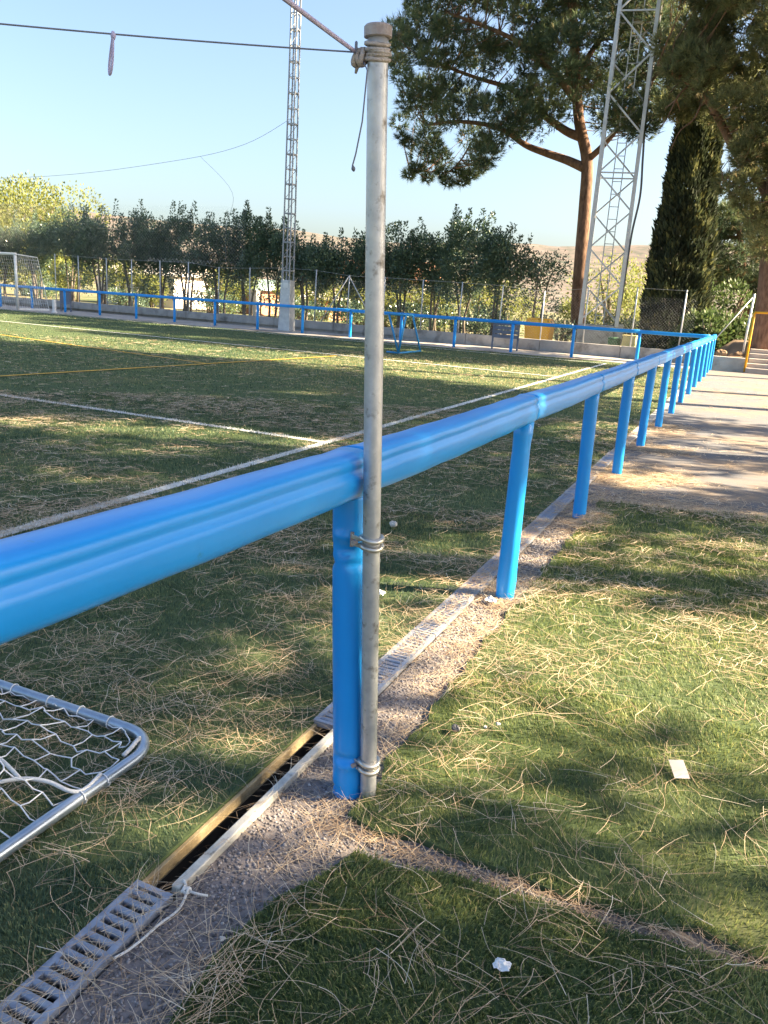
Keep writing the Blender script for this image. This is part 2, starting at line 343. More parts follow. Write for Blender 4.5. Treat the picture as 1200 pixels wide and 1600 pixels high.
# ------------------------------------------------------------------ blue padded fence
def rail_profile():
    # padded section: flat crown, groove high on the flank, ridge, tall lower face
    h = [(0.0, 0.071), (0.022, 0.0705), (0.040, 0.067), (0.052, 0.058), (0.0575, 0.046), (0.0565, 0.036), (0.0545, 0.029), (0.0555, 0.024), (0.0635, 0.012), (0.0665, 0.005), (0.0670, -0.002),
         (0.0660, -0.020), (0.0640, -0.040), (0.058, -0.055), (0.046, -0.066), (0.028, -0.071)]
    return np.array(h + [(0.0, -0.072)] + [(-x, z) for x, z in h[:0:-1]])
PROF = rail_profile()
def rail_piece(A, B, seed, bulge_a=True, bulge_b=True, seg=26, sc=1.0):
    A = np.array(A, float); B = np.array(B, float); L = np.linalg.norm(B-A); t = (B-A)/L
    side = _n(np.cross(t, (0, 0, 1))); up = np.cross(side, t)
    g = np.random.default_rng(seed); ph = g.uniform(0, 6.28, 6); am = g.uniform(0.3, 1, 6)
    m = MB(); n = len(PROF); vs = []
    for i in range(seg+1):
        s = i/seg*L
        w1 = sum(am[q]*math.sin(ph[q]+s*(3+2.3*q)) for q in range(3))*0.0007
        w2 = sum(am[q]*math.sin(ph[q]+s*(4+2.9*q)) for q in range(3, 6))*0.0007
        e = min(s, L-s); k = 1.0 + 0.035*math.exp(-(e/0.05)**2) - 0.03*math.exp(-((e-0.11)/0.05)**2)
        sag = -0.006*math.sin(math.pi*s/L)
        for j, (x, z) in enumerate(PROF):
            wr = 0.0007*math.sin(j*1.3+ph[0]+s*11)*math.exp(-(e/0.25)**2)
            vs.append(A + t*s + side*(x*k*sc+w1+wr*np.sign(x)) + up*(z*k*sc+w2+sag))
    fs = [(i*n+j, i*n+(j+1) % n, (i+1)*n+(j+1) % n, (i+1)*n+j) for i in range(seg) for j in range(n)]
    fs += [tuple(range(n))[::-1], tuple(seg*n+j for j in range(n))]
    return m.add(vs, fs)
def padded_post(A, B, seed, r=0.05, dent=0.0, n=18, seg=16):
    A = np.array(A, float); B = np.array(B, float); g = np.random.default_rng(seed); ph = g.uniform(0, 6.28, 5)
    t = _n(B-A); a = _n(np.cross(t, (0, 1, 0.0))); b = np.cross(t, a); L = np.linalg.norm(B-A); vs = []
    for i in range(seg+1):
        s = i/seg
        for j in range(n):
            th = 2*math.pi*j/n; rr = r*(1+0.012*math.sin(3*th+ph[0]+s*4)+0.02*math.sin(ph[1]+s*7))
            if dent:                             # creases in the cover low down and under the rail
                for sc_, wd, am in ((0.172, 0.014, 0.26), (0.150, 0.010, -0.14), (0.845, 0.018, 0.24), (0.885, 0.012, -0.16), (0.80, 0.012, 0.18), (0.06, 0.010, 0.16)):
                    rr *= 1 - dent*am*math.exp(-((s-sc_)/wd)**2)*(0.5+0.5*math.sin((2 if sc_ < 0.5 else 3)*th+ph[2]+sc_*20+s*14))
            vs.append(A+t*L*s+(a*math.cos(th)+b*math.sin(th))*rr)
    fs = [(i*n+j, i*n+(j+1) % n, (i+1)*n+(j+1) % n, (i+1)*n+j) for i in range(seg) for j in range(n)]
    fs += [tuple(range(n))[::-1], tuple(seg*n+j for j in range(n))]
    return MB().add(vs, fs)

sf = empty('perimeter_fence', (FX, 2, 0), 'blue padded rail fence running from the foreground to the far corner', 'fence')
sf_inv = Matrix.Translation((-FX, -2, 0))
def child_world(o, parent, inv): o.matrix_parent_inverse = inv; return o
ys = [0.06] + [2.085+2.03*k for k in range(13)] + [28.02]
zr = [1.10] + [1.05, 1.045] + [1.035]*12
rx = [-1.0, -1.006] + [FX]*13
for k in range(len(ys)-1):
    if k == 0: A, B = (-1.0, 0.06, 1.098), (-1.006, ys[1]-0.004, zr[1])
    else: A, B = (rx[k], ys[k]+0.004, zr[k]), (rx[k+1], ys[k+1]-0.004, zr[k+1])
    child_world(rail_piece(A, B, 40+k, seg=34 if k < 3 else 16).build('rail', 'vinyl', smooth=True, parent=sf), sf, sf_inv)
for k, y in enumerate(ys):
    if k == 0: A, B = (-0.98, 0.06, -0.05), (-1.0, 0.06, 1.05)
    elif k == 1: A, B = (-0.957, 2.085, -0.05), (-1.004, 2.075, 0.985)
    else: A, B = (FX+rng.normal()*0.008, y, -0.05), (rx[k], y, 0.98)
    o = padded_post(A, B, 70+k, dent=1.0 if k < 3 else 0.3, n=24 if k < 4 else 12, seg=120 if k == 1 else 14).build('post', 'vinyl', smooth=True, parent=sf)
    child_world(o, sf, sf_inv)
ff = empty('perimeter_fence', (-16, far_y(-16), 0), 'blue padded rail fence along the far side of the pitch', 'fence')
ff_inv = Matrix.Translation((16, -far_y(-16), 0))
fxs = [-1.13, -3.3] + [-3.3-2.17*k for k in range(1, 17)]
for k in range(len(fxs)-1):
    A = (fxs[k]-0.004, far_y(fxs[k]), 1.02+0.0*k); B = (fxs[k+1]+0.004, far_y(fxs[k+1]), 1.02)
    child_world(rail_piece(A, B, 140+k, seg=8, sc=0.82).build('rail', 'vinyl', smooth=True, parent=ff), ff, ff_inv)
for k, x in enumerate(fxs[1:]):
    o = padded_post((x, far_y(x), -0.05), (x, far_y(x), 0.97), 170+k, r=0.056, n=12, seg=4).build('post', 'vinyl', smooth=True, parent=ff)
    child_world(o, ff, ff_inv)

# ------------------------------------------------------------------ steel pole, clamps, ropes
PB = np.array((-0.883, 2.083, -0.03)); PT = np.array((-0.930, 1.945, 2.165))
def pole_at(z): return PB + (PT-PB)*((z-PB[2])/(PT[2]-PB[2]))
pole = empty('steel_pole', tuple(PB+np.array((0, 0, 0.03))), 'tall weathered galvanised steel pole clamped to the nearest blue fence post', 'pole')
pinv = Matrix.Translation(-Vector(PB+np.array((0, 0, 0.03))))
child_world(MB().tube([PB+(PT-PB)*k/30 for k in range(31)], 0.0255, 28).build('tube', 'galv', pole, smooth=True), pole, pinv)
ax = _n(PT-PB)
cp = MB().tube([PT-ax*0.012, PT-ax*0.010, PT+ax*0.012, PT+ax*0.016], [0.029, 0.034, 0.034, 0.030], 24).build('cap', 'rust', pole, smooth=False); child_world(cp, pole, pinv)
sa = _n(np.cross(ax, (0.93, 0.37, 0))); sb = np.cross(ax, sa)
tow = _n(np.array((-1.0, 2.08, 0))-np.array((-0.905, 2.03, 0)))      # from the pole to the post
for zc in (0.865, 0.115):
    c = pole_at(zc)
    cl = empty('clamp'); cl.parent = pole; cl.matrix_parent_inverse = pinv; cl.location = tuple(c)
    for dz in (-0.012, 0.012):
        pts = [np.array((math.cos(a), math.sin(a), 0))*0.0298+np.array((0, 0, dz+0.003*math.sin(a*2))) for a in np.linspace(0, 2*math.pi, 29)]
        MB().tube(pts, 0.0085, 8, cap=False).build('band', 'zinc_clamp', cl, smooth=True)
    p0 = np.array((tow[0], tow[1], 0)); pe = np.array((-p0[1], p0[0], 0))
    q = MB()
    front = -pe if (-pe)[1] < 0 else pe
    for zz in (-0.018, 0.018):
        q.bar(front*0.030+p0*0.012+np.array((0, 0, zz*0.5)), front*0.034+p0*0.05+np.array((0, 0, zz*0.6)), 0.006, 0.012)
    q.build('jaw', 'zinc_clamp', cl, bevel=0.001)
    MB().bar(front*0.032+p0*0.052+np.array((0, 0, -0.022)), front*0.032+p0*0.052+np.array((0, 0, 0.022)), 0.007, 0.009).build('hinge_pin', 'rust', cl)
    MB().tube([front*0.036+p0*0.022, front*0.050+p0*0.022], 0.007, 6).build('bolt', 'rust', cl)
# rope lashing under the cap
lash = empty('rope_lashing', tuple(pole_at(2.12)), 'frayed tan rope wound round the top of the steel pole', 'rope')
linv = Matrix.Translation(-Vector(pole_at(2.12)))
pts = []
for i in range(0, 7*20):
    a = 2*math.pi*i/20; zc = 2.101 + 0.046*(i/140) + 0.006*math.sin(a+1) + 0.003*math.sin(i*0.13)
    c = pole_at(zc); pts.append(c + (sa*math.cos(a)+sb*math.sin(a))*(0.0275+0.0022*math.sin(i*0.37)))
child_world(MB().tube(pts, 0.0046, 6).build('coil', 'lash_rope', lash, smooth=True), lash, linv)
KN = pole_at(2.112) + np.array((-0.043, -0.010, 0.0))       # knot on the left of the pole
kp = [KN + np.array((0.011*math.sin(2*t), 0.014*math.cos(3*t), 0.018*math.sin(3*t+0.5))) for t in np.linspace(0, 2*math.pi, 40)]
child_world(MB().tube(kp, 0.007, 6).build('knot', 'lash_rope', lash, smooth=True), lash, linv)
child_world(MB().tube([KN, KN+np.array((-0.006, 0, -0.02)), KN+np.array((-0.012, 0.004, -0.034))], [0.006, 0.005, 0.003], 6).build('loose_end', 'lash_rope', lash, smooth=True), lash, linv)
RG = KN + np.array((-0.012, 0.0, 0.012))
ring = MB().tube([RG+np.array((0.4*math.cos(a)*0.021, -0.8*math.cos(a)*0.021, math.sin(a)*0.021)) for a in np.linspace(0, 2*math.pi, 25)], 0.0035, 6, cap=False).build('shackle_ring', 'dark_wire', lash, smooth=True)
child_world(ring, lash, linv)
def rayp(u, v, d):
    r = CR @ _n((u-600, v-800, _f)); return np.array((0, 0, CAMH)) + r*(d/math.hypot(r[0], r[1]))
def hang(a, b, sag, n=24):
    a = np.array(a); b = np.array(b)
    return [a+(b-a)*t-np.array((0, 0, sag*4*t*(1-t))) for t in np.linspace(0, 1, n)]
# thick guy rope rising to the upper left and thin cord across the sky (real spans past the frame)
g1 = rayp(455, 0, 1.72); d1 = g1-RG
tag(MB().tube(hang(RG, RG+d1*5.5, 0.01), 0.0050, 8).build('guy_rope', 'purple_cord', smooth=True), 'thick grey rope rising steeply from the pole top to the upper left', 'rope')
g2 = rayp(0, 15, 2.25); d2 = g2-RG
c2 = hang(RG, RG+d2*3.4, 0.035, 40)
tag(MB().tube(c2, 0.0020, 6).build('cord', 'dark_wire', smooth=True), 'thin dark cord stretched across the sky from the pole top', 'cord')
lp = rayp(158, 38, 2.25+0.0); tt = np.linspace(0, 1, 40)
lpt = min(c2, key=lambda p: abs((CR.T@(p-np.array((0, 0, CAMH))))[0]/(CR.T@(p-np.array((0, 0, CAMH))))[2]*_f+600-158))
loop = [lpt+np.array((-0.010*math.sin(2*math.pi*t)*1.0-0.012*math.sin(math.pi*t), 0.006*math.sin(2*math.pi*t), -0.085*math.sin(math.pi*t))) for t in tt]
lo_ = empty('tied_loop', tuple(lpt), 'pale purple cord loop tied to the thin cord in the sky', 'cord'); linv2 = Matrix.Translation(-Vector(lpt))
child_world(MB().tube(loop, 0.0030, 6).build('loop', 'purple_cord', lo_, smooth=True), lo_, linv2)
child_world(MB().tube([lpt+np.array((0, 0, 0.006)), lpt+np.array((0.001, 0, -0.004)), lpt+np.array((0, 0, -0.012))], [0.003, 0.0065, 0.004], 7).build('knot', 'purple_cord', lo_, smooth=True), lo_, linv2)
dc = [KN+np.array((0.010, 0, -0.01)), rayp(574, 110, 2.07), rayp(566, 190, 2.06), rayp(556, 240, 2.06), rayp(551, 258, 2.06), rayp(553, 268, 2.06)]
dcurve = []
for i in range(len(dc)-1):
    for t in np.linspace(0, 1, 6)[:-1]: dcurve.append(dc[i]*(1-t)+dc[i+1]*t)
dcurve.append(dc[-1])
tag(MB().tube(dcurve, [0.0018]*(len(dcurve)-6)+[0.002, 0.003, 0.0045, 0.005, 0.004, 0.002], 6).build('cord', 'dark_wire', smooth=True), 'short loose cord dangling beside the steel pole', 'cord')

# ------------------------------------------------------------------ small goal frame with net, lower left
goal = empty('training_goal', (-1.66, 1.95, 0), 'galvanised tube goal frame corner with white net lying on the turf', 'goal')
ginv = Matrix.Translation((1.66, -1.95, 0))
tz = 0.028
cor = [(-4.6, 1.99, tz), (-3.2, 1.985, tz), (-2.4, 1.985, tz), (-1.90, 1.982, tz)]
cxr, cyr, rr = -1.775, 1.835, 0.145
cor += [(cxr+rr*math.sin(a)*1.0, cyr+rr*math.cos(a), tz) for a in np.linspace(0.0, math.pi/2, 10)]
cor += [(-1.630, 1.60, tz), (-1.632, 1.2, tz), (-1.636, 0.4, tz), (-1.64, -0.6, tz)]
child_world(MB().tube(cor, 0.020, 16).build('base_tube', 'goal_tube', goal, smooth=True), goal, ginv)
# net hung from the base tube up to the crossbar outside the frame
def net_pt(a, b):
    x = -1.650 - a; y = 1.965 - b
    if a+b < 0.16: k = (0.16-(a+b))*0.35; x -= k; y -= k
    z = 0.035 + 0.42*min(a, 1.6)*min(b, 1.6)/(0.25+min(a, b)+0.2) + 0.012*math.sin(a*17+b*9) - 0.03*math.exp(-((a-0.5)**2+(b-0.25)**2)/0.05)
    return np.array((x, y, max(z, 0.03)))
netm = MB(); ca, cb = 0.135, 0.085
nodes = {}
def nd(i, j):
    if (i, j) not in nodes:
        a = i*ca*0.5 + rng.normal()*0.009; b = j*cb + rng.normal()*0.009
        nodes[(i, j)] = net_pt(max(a, 0.0), max(b, 0.0))
    return nodes[(i, j)]
def thread(p, q, r=0.0026):
    mid = (p+q)/2 + np.array((rng.normal()*0.008, rng.normal()*0.008, -0.008))
    mid[2] = max(mid[2], 0.02)
    netm.tube([p, (p*0.65+mid*0.7)/1.35, mid, (q*0.65+mid*0.7)/1.35, q], r, 4, cap=False)
for j in range(0, 14):
    for i in range(0, 26):
        if (i+j) % 2 == 0: thread(nd(i, j), nd(i+1, j))
        else:
            thread(nd(i, j), nd(i+1, j))
        if (i+j) % 2 == 0: thread(nd(i, j), nd(i, j+1)) if (i//1) % 2 == 0 or j % 2 else None
child_world(netm.build('net', 'net_thread', goal, smooth=True), goal, ginv)
rp1 = [np.array((-1.64, 1.70, 0.05)), np.array((-1.63, 1.62, 0.045)), np.array((-1.655, 1.585, 0.052)), np.array((-1.74, 1.58, 0.06)), np.array((-1.82, 1.55, 0.06)), np.array((-1.90, 1.47, 0.055)), np.array((-2.05, 1.33, 0.05)), np.array((-2.3, 1.1, 0.05))]
rp2 = [np.array((-1.82, 1.55, 0.062)), np.array((-1.92, 1.58, 0.07)), np.array((-2.05, 1.60, 0.09)), np.array((-2.25, 1.66, 0.12)), np.array((-2.5, 1.7, 0.16))]
def smoothpath(p, k=6):
    p = np.array(p); out = []
    for i in range(len(p)-1):
        a = p[max(i-1, 0)]; b = p[i]; c = p[i+1]; d = p[min(i+2, len(p)-1)]
        for t in np.linspace(0, 1, k, endpoint=False):
            out.append(0.5*((2*b)+(-a+c)*t+(2*a-5*b+4*c-d)*t*t+(-a+3*b-3*c+d)*t**3))
    out.append(p[-1]); return out
for q in (rp1, rp2): child_world(MB().tube(smoothpath(q), 0.0065, 7).build('border_rope', 'white_rope', goal, smooth=True), goal, ginv)
child_world(MB().tube([(-1.683, 1.93, 0.045), (-1.672, 1.90, 0.05), (-1.66, 1.86, 0.05), (-1.655, 1.82, 0.046)], 0.008, 6).build('net_tie', 'white_rope', goal, smooth=True), goal, ginv)
for (x, y, hx) in ((-2.33, 1.985, 1), (-2.15, 1.985, 1), (-2.0, 1.984, 1), (-1.86, 1.981, 1), (-1.631, 1.70, 0), (-1.63, 1.60, 0)):
    ps = [np.array((x, y, tz))+(np.array((0.006*a/6.3, math.cos(a)*0.0225, math.sin(a)*0.0225)) if hx else np.array((math.cos(a)*0.0225, 0.006*a/6.3, math.sin(a)*0.0225))) for a in np.linspace(0, 2*math.pi, 14)]
    child_world(MB().tube(ps, 0.0022, 5, cap=False).build('net_tie', 'net_thread', goal, smooth=True), goal, ginv)

# ------------------------------------------------------------------ litter and string
st = smoothpath([(-1.145, 1.475, 0.016), (-1.118, 1.452, 0.006), (-1.105, 1.40, -0.004), (-1.115, 1.34, -0.004), (-1.12, 1.28, -0.004), (-1.128, 1.235, -0.004), (-1.14, 1.205, -0.004)])
sg = empty('white_string', (-1.11, 1.40, 0), 'white string with a knot lying on the gravel beside the grate', 'string'); sinv = Matrix.Translation((1.11, -1.40, 0))
child_world(MB().tube(st, 0.0036, 6).build('strand', 'white_rope', sg, smooth=True), sg, sinv)
kn = np.array((-1.122, 1.455, 0.008))
child_world(MB().tube([kn+np.array((0.008*math.sin(2*t), 0.009*math.cos(3*t), 0.006*math.sin(3*t))) for t in np.linspace(0, 2*math.pi, 26)], 0.004, 6).build('knot', 'white_rope', sg, smooth=True), sg, sinv)
child_world(MB().tube([kn, kn+np.array((0.03, 0.006, -0.004)), kn+np.array((0.058, 0.016, -0.006))], [0.0036, 0.0034, 0.003], 6).build('loose_end', 'white_rope', sg, smooth=True), sg, sinv)
cd = MB().add([(-0.024, -0.032, 0.0), (0.022, -0.034, 0.003), (0.024, 0.030, 0.006), (-0.021, 0.033, 0.002), (-0.024, -0.032, 0.0015), (0.022, -0.034, 0.0045), (0.024, 0.030, 0.0075), (-0.021, 0.033, 0.0035)],
              [(0,3,2,1),(4,5,6,7),(0,1,5,4),(1,2,6,5),(2,3,7,6),(3,0,4,7)]).build('card', 'card'); cd.location = (0.018, 2.705, 0.031); cd.rotation_euler = (0.12, -0.05, 0.36); cd.scale = (1.1, 1.45, 1.0)
tag(cd, 'small pale pink card lying flat on the sunny turf', 'card')
def pebble(name, loc, s, m, label, cat, seed, flat=0.6):
    g = np.random.default_rng(seed); mb = MB(); v = []; n1, n2 = 7, 10
    for i in range(n1+1):
        th = math.pi*i/n1
        for j in range(n2):
            ph = 2*math.pi*j/n2; k = 1+0.18*math.sin(3*ph+seed)*math.sin(th)+0.12*math.sin(2*th+ph*2+seed*2)+g.normal()*0.05*math.sin(th)
            v.append((s*k*math.sin(th)*math.cos(ph), s*0.8*k*math.sin(th)*math.sin(ph), s*flat*math.cos(th)*k))
    f = [(i*n2+j, (i+1)*n2+j, (i+1)*n2+(j+1) % n2, i*n2+(j+1) % n2) for i in range(n1) for j in range(n2)]
    o = mb.add(v, f).build(name, m); o.location = loc; o.rotation_euler = (0, 0, seed); return tag(o, label, cat)
def crumpled(name, loc, s, m, label, cat, seed):
    g = np.random.default_rng(seed); v = []; n = 6
    for i in range(n+1):
        for j in range(n+1):
            u, w_ = i/n-0.5, j/n-0.5
            v.append((s*u*2+g.normal()*s*0.1, s*w_*1.6+g.normal()*s*0.1, s*(0.55*math.cos(u*2.6)*math.cos(w_*2.6)+g.normal()*0.16)))
    f = [(i*(n+1)+j, (i+1)*(n+1)+j, (i+1)*(n+1)+j+1, i*(n+1)+j+1) for i in range(n) for j in range(n)]
    o = MB().add(v, f).build(name, m); o.location = loc
    md = o.modifiers.new('thick', 'SOLIDIFY'); md.thickness = 0.0015
    return tag(o, label, cat)
crumpled('paper_scrap', (-0.299, 1.594, 0.022), 0.019, 'paper', 'crumpled white paper scrap on the foreground turf carpet', 'paper', 3)
pebble('stone', (-0.760, 2.575, 0.030), 0.020, 'dark_stone', 'dark grey stone on the turf carpet near the steel pole', 'stone', 2)
pebble('pebble', (-0.665, 2.640, 0.030), 0.0085, 'pale_stone', 'tiny white pebble beside the dark stone on the turf', 'pebble', 5)
pebble('pebble', (-0.63, 2.69, 0.028), 0.010, 'pale_stone', 'pale brown pebble behind the tiny white pebble', 'pebble', 6)
pebble('stone', (-2.06, 4.99, 0.03), 0.035, 'pale_stone', 'pale round stone on the pitch just behind the blue rail', 'stone', 8)
crumpled('plastic_scrap', (-1.59, 3.72, 0.02), 0.028, 'paper', 'curled white plastic scrap on the pitch beside the drain', 'litter', 11)
crumpled('paper_scrap', (-1.045, 3.98, 0.012), 0.030, 'paper', 'torn white paper on the gravel at the foot of the second post', 'paper', 12)
pebble('pebble', (-0.94, 1.36, 0.012), 0.008, 'pale_stone', 'small white pebble on the gravel edge in the foreground', 'pebble', 13)

# ------------------------------------------------------------------ far low wall, kerb, chain-link fence
def wall_y(x): return 30.45+(-1-x)*0.036
wl = empty('low_wall', (-16, wall_y(-16), 0), 'long low grey concrete wall behind the far blue fence', 'wall'); winv = Matrix.Translation((16, -wall_y(-16), 0))
xw = -1.2; k = 0
while xw > -42:
    x2 = xw-3.0; a = wall_y(xw); b = wall_y(x2); h1 = 0.42+0.02*rng.normal()*0.5
    v = [(xw, a, -0.1), (x2+0.012, b, -0.1), (x2+0.012, b+0.25, -0.1), (xw, a+0.25, -0.1), (xw, a, h1), (x2+0.012, b, h1), (x2+0.012, b+0.25, h1), (xw, a+0.25, h1)]
    o = MB().add(v, [(0,1,2,3),(7,6,5,4),(0,4,5,1),(1,5,6,2),(2,6,7,3),(3,7,4,0)]).build('wall_panel', 'concrete', wl, bevel=0.015); child_world(o, wl, winv)
    xw = x2
cf = empty('chain_link_fence', (-16, wall_y(-16)+0.12, 0), 'galvanised chain link fence with thin posts standing on the low wall', 'fence'); cinv = Matrix.Translation((16, -wall_y(-16)-0.12, 0))
cpx = [-32.5, -30.9, -29.04, -27.45, -25.7, -24.0, -22.3, -20.6, -18.86, -17.2, -15.6, -13.9, -12.2, -10.57, -8.9, -7.23, -5.6, -3.88, -2.22]
ctop = [2.68, 2.65, 2.6, 2.6, 2.61, 2.62, 2.45, 2.5, 2.58, 2.55, 2.4, 2.4, 2.38, 2.36, 2.33, 2.2, 2.4, 2.5, 2.49]
for x, zt in zip(cpx, ctop):
    y = wall_y(x)+0.12
    o = MB().tube([(x, y, 0.38), (x+rng.normal()*0.02, y, zt)], 0.026, 7).build('post', 'galv_far', cf, smooth=True); child_world(o, cf, cinv)
for s in (-1, 1):                        # braced post right of the mast
    x = -15.6; y = wall_y(x)+0.12
    o = MB().tube([(x, y, 2.36), (x+s*(1.35 if s > 0 else 1.25), y, 0.42)], 0.022, 6).build('brace', 'galv_far', cf, smooth=True); child_world(o, cf, cinv)
def diag_net(name, P, width, height, cell, r, m, parent=None, inv=None):
    """straight crossing threads over a vertical sheet; P(u,v)->point"""
    mb = MB(); n = int((width+height)/cell)
    for i in range(n):
        for sgn in (1, -1):
            s0 = i*cell
            if sgn == 1: u0, v0 = s0-height, 0.0
            else: u0, v0 = s0, 0.0
            du = sgn
            t0, t1 = 0.0, height
            if sgn == 1:
                t0 = max(0.0, -u0); t1 = min(height, width-u0)
            else:
                t0 = max(0.0, u0-width); t1 = min(height, u0)
            if t1-t0 < 0.05: continue
            mb.tube([P(u0+du*t0, t0), P(u0+du*t1, t1)], r, 3, cap=False, up=(0.3, 1, 0.2))
    o = mb.build(name, m, parent)
    if inv is not None: child_world(o, parent, inv)
    return o
diag_net('mesh', lambda u, v: np.array((-33+u, wall_y(-33+u)+0.10, 0.44+v)), 31.2, 1.75, 0.11, 0.0008, 'galv_far', cf, cinv)
tw = [np.array((x, wall_y(x)+0.12, zt-0.03)) for x, zt in zip(cpx, ctop)]
o = MB().tube(tw, 0.004, 4).build('top_wire', 'galv_far', cf); child_world(o, cf, cinv)
# tall ball-stop net hanging from a cable, left part
ns = empty('ball_stop_net', (-25, wall_y(-25)+0.3, 2.5), 'tall diamond mesh ball stop net hanging above the chain link fence on the left', 'net'); ninv = Matrix.Translation((25, -wall_y(-25)-0.3, -2.5))
def net_top(x): return 6.6 + 2.7*max(0, (x+30)/13.0)**1.6*0.9 - 0.2
diag_net('mesh', lambda u, v: np.array((-42+u, wall_y(-42+u)+0.30, 2.55+v)), 21.0, 2.5, 0.155, 0.0014, 'galv_far', ns, ninv)
cb = smoothpath([np.array((-45, 32.3, 6.2)), np.array((-33, 31.9, 6.35)), np.array((-25, 31.4, 6.9)), np.array((-21, 31.2, 7.5)), np.array((-17.9, 30.2, 8.35))])
child_world(MB().tube(cb, 0.008, 5).build('top_cable', 'dark_wire', ns), ns, ninv)
child_world(MB().tube(smoothpath([cb[14], np.array((-21.6, 31.3, 5.6)), np.array((-21.9, 31.3, 4.2)), np.array((-21.9, 31.3, 2.6))]), 0.006, 5).build('edge_cord', 'dark_wire', ns), ns, ninv)
zz = [np.array((-26.5+0.11*i, wall_y(-25)+0.28, 2.56+(0.16 if i % 2 else 0.0)+0.03*math.sin(i))) for i in range(34)]
child_world(MB().tube(zz, 0.007, 4).build('lacing', 'white_rope', ns), ns, ninv)

# ------------------------------------------------------------------ floodlight mast (left) and lattice tower (right)
def angle_bar(mb, a, b, wd): mb.bar(a, b, wd)
mx, my = -17.62, 29.55
ms = empty('floodlight_mast', (mx, my, 0), 'slim steel lattice floodlight mast rising behind the far fence', 'mast')
bb = MB()
bb.add([(-0.27,-0.24,0),(0.27,-0.24,0),(0.27,0.24,0),(-0.27,0.24,0),(-0.215,-0.19,2.03),(0.215,-0.19,2.03),(0.215,0.19,2.03),(-0.215,0.19,2.03)], [(0,3,2,1),(4,5,6,7),(0,1,5,4),(1,2,6,5),(2,3,7,6),(3,0,4,7)])
b_ = bb.build('base_cladding', 'galv_far', ms, bevel=0.01)
MB().box((-0.09, -0.206, 1.72), (0.13, -0.199, 1.92)).build('warning_plate', 'white_paint', ms)
for sx in (-0.15, 0.0, 0.15):
    for zz_ in (1.45, 1.68):
        if sx == 0 and zz_ < 1.5: continue
        MB().tube([(sx, -0.205, zz_), (sx, -0.225, zz_)], 0.018, 6).build('bolt', 'white_paint', ms)
HT = 15.5
def mhw(z): return 0.172-0.06*(z-2.0)/(HT-2.0)
for sx in (-1, 1):
    for sy in (-1, 1):
        MB().bar((sx*mhw(2.0), sy*mhw(2.0), 1.9), (sx*mhw(HT), sy*mhw(HT), HT), 0.046).build('leg', 'mast_steel', ms)
z = 2.4; i = 0
rung = MB().bar((-1, 0, 0), (1, 0, 0), 0.1).mesh('rung', 'galv_far')
while z < HT:
    h = mhw(z); q = MB(); big = 0.045 if i % 2 == 0 else 0.03
    for a, b in (((-h,-h),(h,-h)), ((h,-h),(h,h)), ((h,h),(-h,h)), ((-h,h),(-h,-h))):
        q.bar((a[0], a[1], z), (b[0], b[1], z), big)
    h2 = mhw(z+0.55); q.bar((-h, -h, z), (h2*0.98, h2*0.98, z+0.55), 0.02)
    q.build('cross_frame', 'mast_steel', ms); z += 0.55; i += 1
hd = MB().box((-1.4, -0.15, 15.4), (1.4, -0.05, 15.5)).build('lamp_arm', 'galv_far', ms)
for sx in (-1.2, -0.4, 0.4, 1.2): MB().box((sx-0.25, -0.45, 15.5), (sx+0.25, -0.1, 15.95)).build('lamp_head', 'galv_far', ms)

tx, ty = -5.62, 33.7
tw_ = empty('lattice_tower', (tx, ty, 0), 'large square steel lattice tower with an inside ladder beside the pine', 'tower')
tw_.rotation_euler = (0, 0, R(9))
tb = MB(); HB = 1.12
tb.box((-0.78, -0.78, -0.1), (0.62, 0.75, HB-0.06)).build('concrete_base', 'concrete', tw_, bevel=0.03)
tb2 = MB().box((0.63, -0.70, -0.1), (0.98, -0.4, HB+0.02)).build('concrete_pier', 'concrete', tw_, bevel=0.03)
TH = 19.0; th_ = lambda z: 0.71-0.06*(z/TH)
for sx in (-1, 1):
    for sy in (-1, 1):
        MB().bar((sx*th_(1), sy*th_(1), HB-0.08), (sx*th_(TH), sy*th_(TH), TH), 0.13).build('leg', 'galv_far', tw_)
z = HB+0.1; i = 0; PH = 1.36
corners = [(-1,-1), (1,-1), (1,1), (-1,1)]
while z < TH-1:
    h = th_(z); h2 = th_(z+PH)
    for s in range(4):
        a, b = corners[s], corners[(s+1) % 4]
        if (i+s) % 2: a, b = b, a
        MB().bar((a[0]*h, a[1]*h, z), (b[0]*h2, b[1]*h2, z+PH), 0.072, 0.055).build('brace', 'galv_far', tw_)
        if i % 4 == 3:
            MB().bar((a[0]*h2, a[1]*h2, z+PH), (b[0]*h2, b[1]*h2, z+PH), 0.05).build('girt', 'galv_far', tw_)
    z += PH; i += 1
for s in (-0.17, 0.17): MB().bar((s+0.02, 0.25, HB), (s+0.02, 0.25, TH-0.5), 0.04).build('ladder_rail', 'galv_far', tw_)
z = HB+0.3; rm = MB().bar((-0.17+0.02, 0.25, 0), (0.19, 0.25, 0), 0.028).mesh('ladder_rung', 'galv_far')
while z < TH-0.8: link('ladder_rung', rm, tw_, loc=(0, 0, z)); z += 0.46
cbm = MB().tube(smoothpath([(0.76, 0.6, HB), (0.80, 0.62, 3.0), (0.83, 0.5, 4.6), (0.95, 0.3, 6.0), (0.86, 0.4, 7.4), (0.78, 0.55, 9.0), (0.80, 0.5, 13), (0.78, 0.5, 18)]), 0.045, 6).build('cable_conduit', 'dark_wire', tw_)

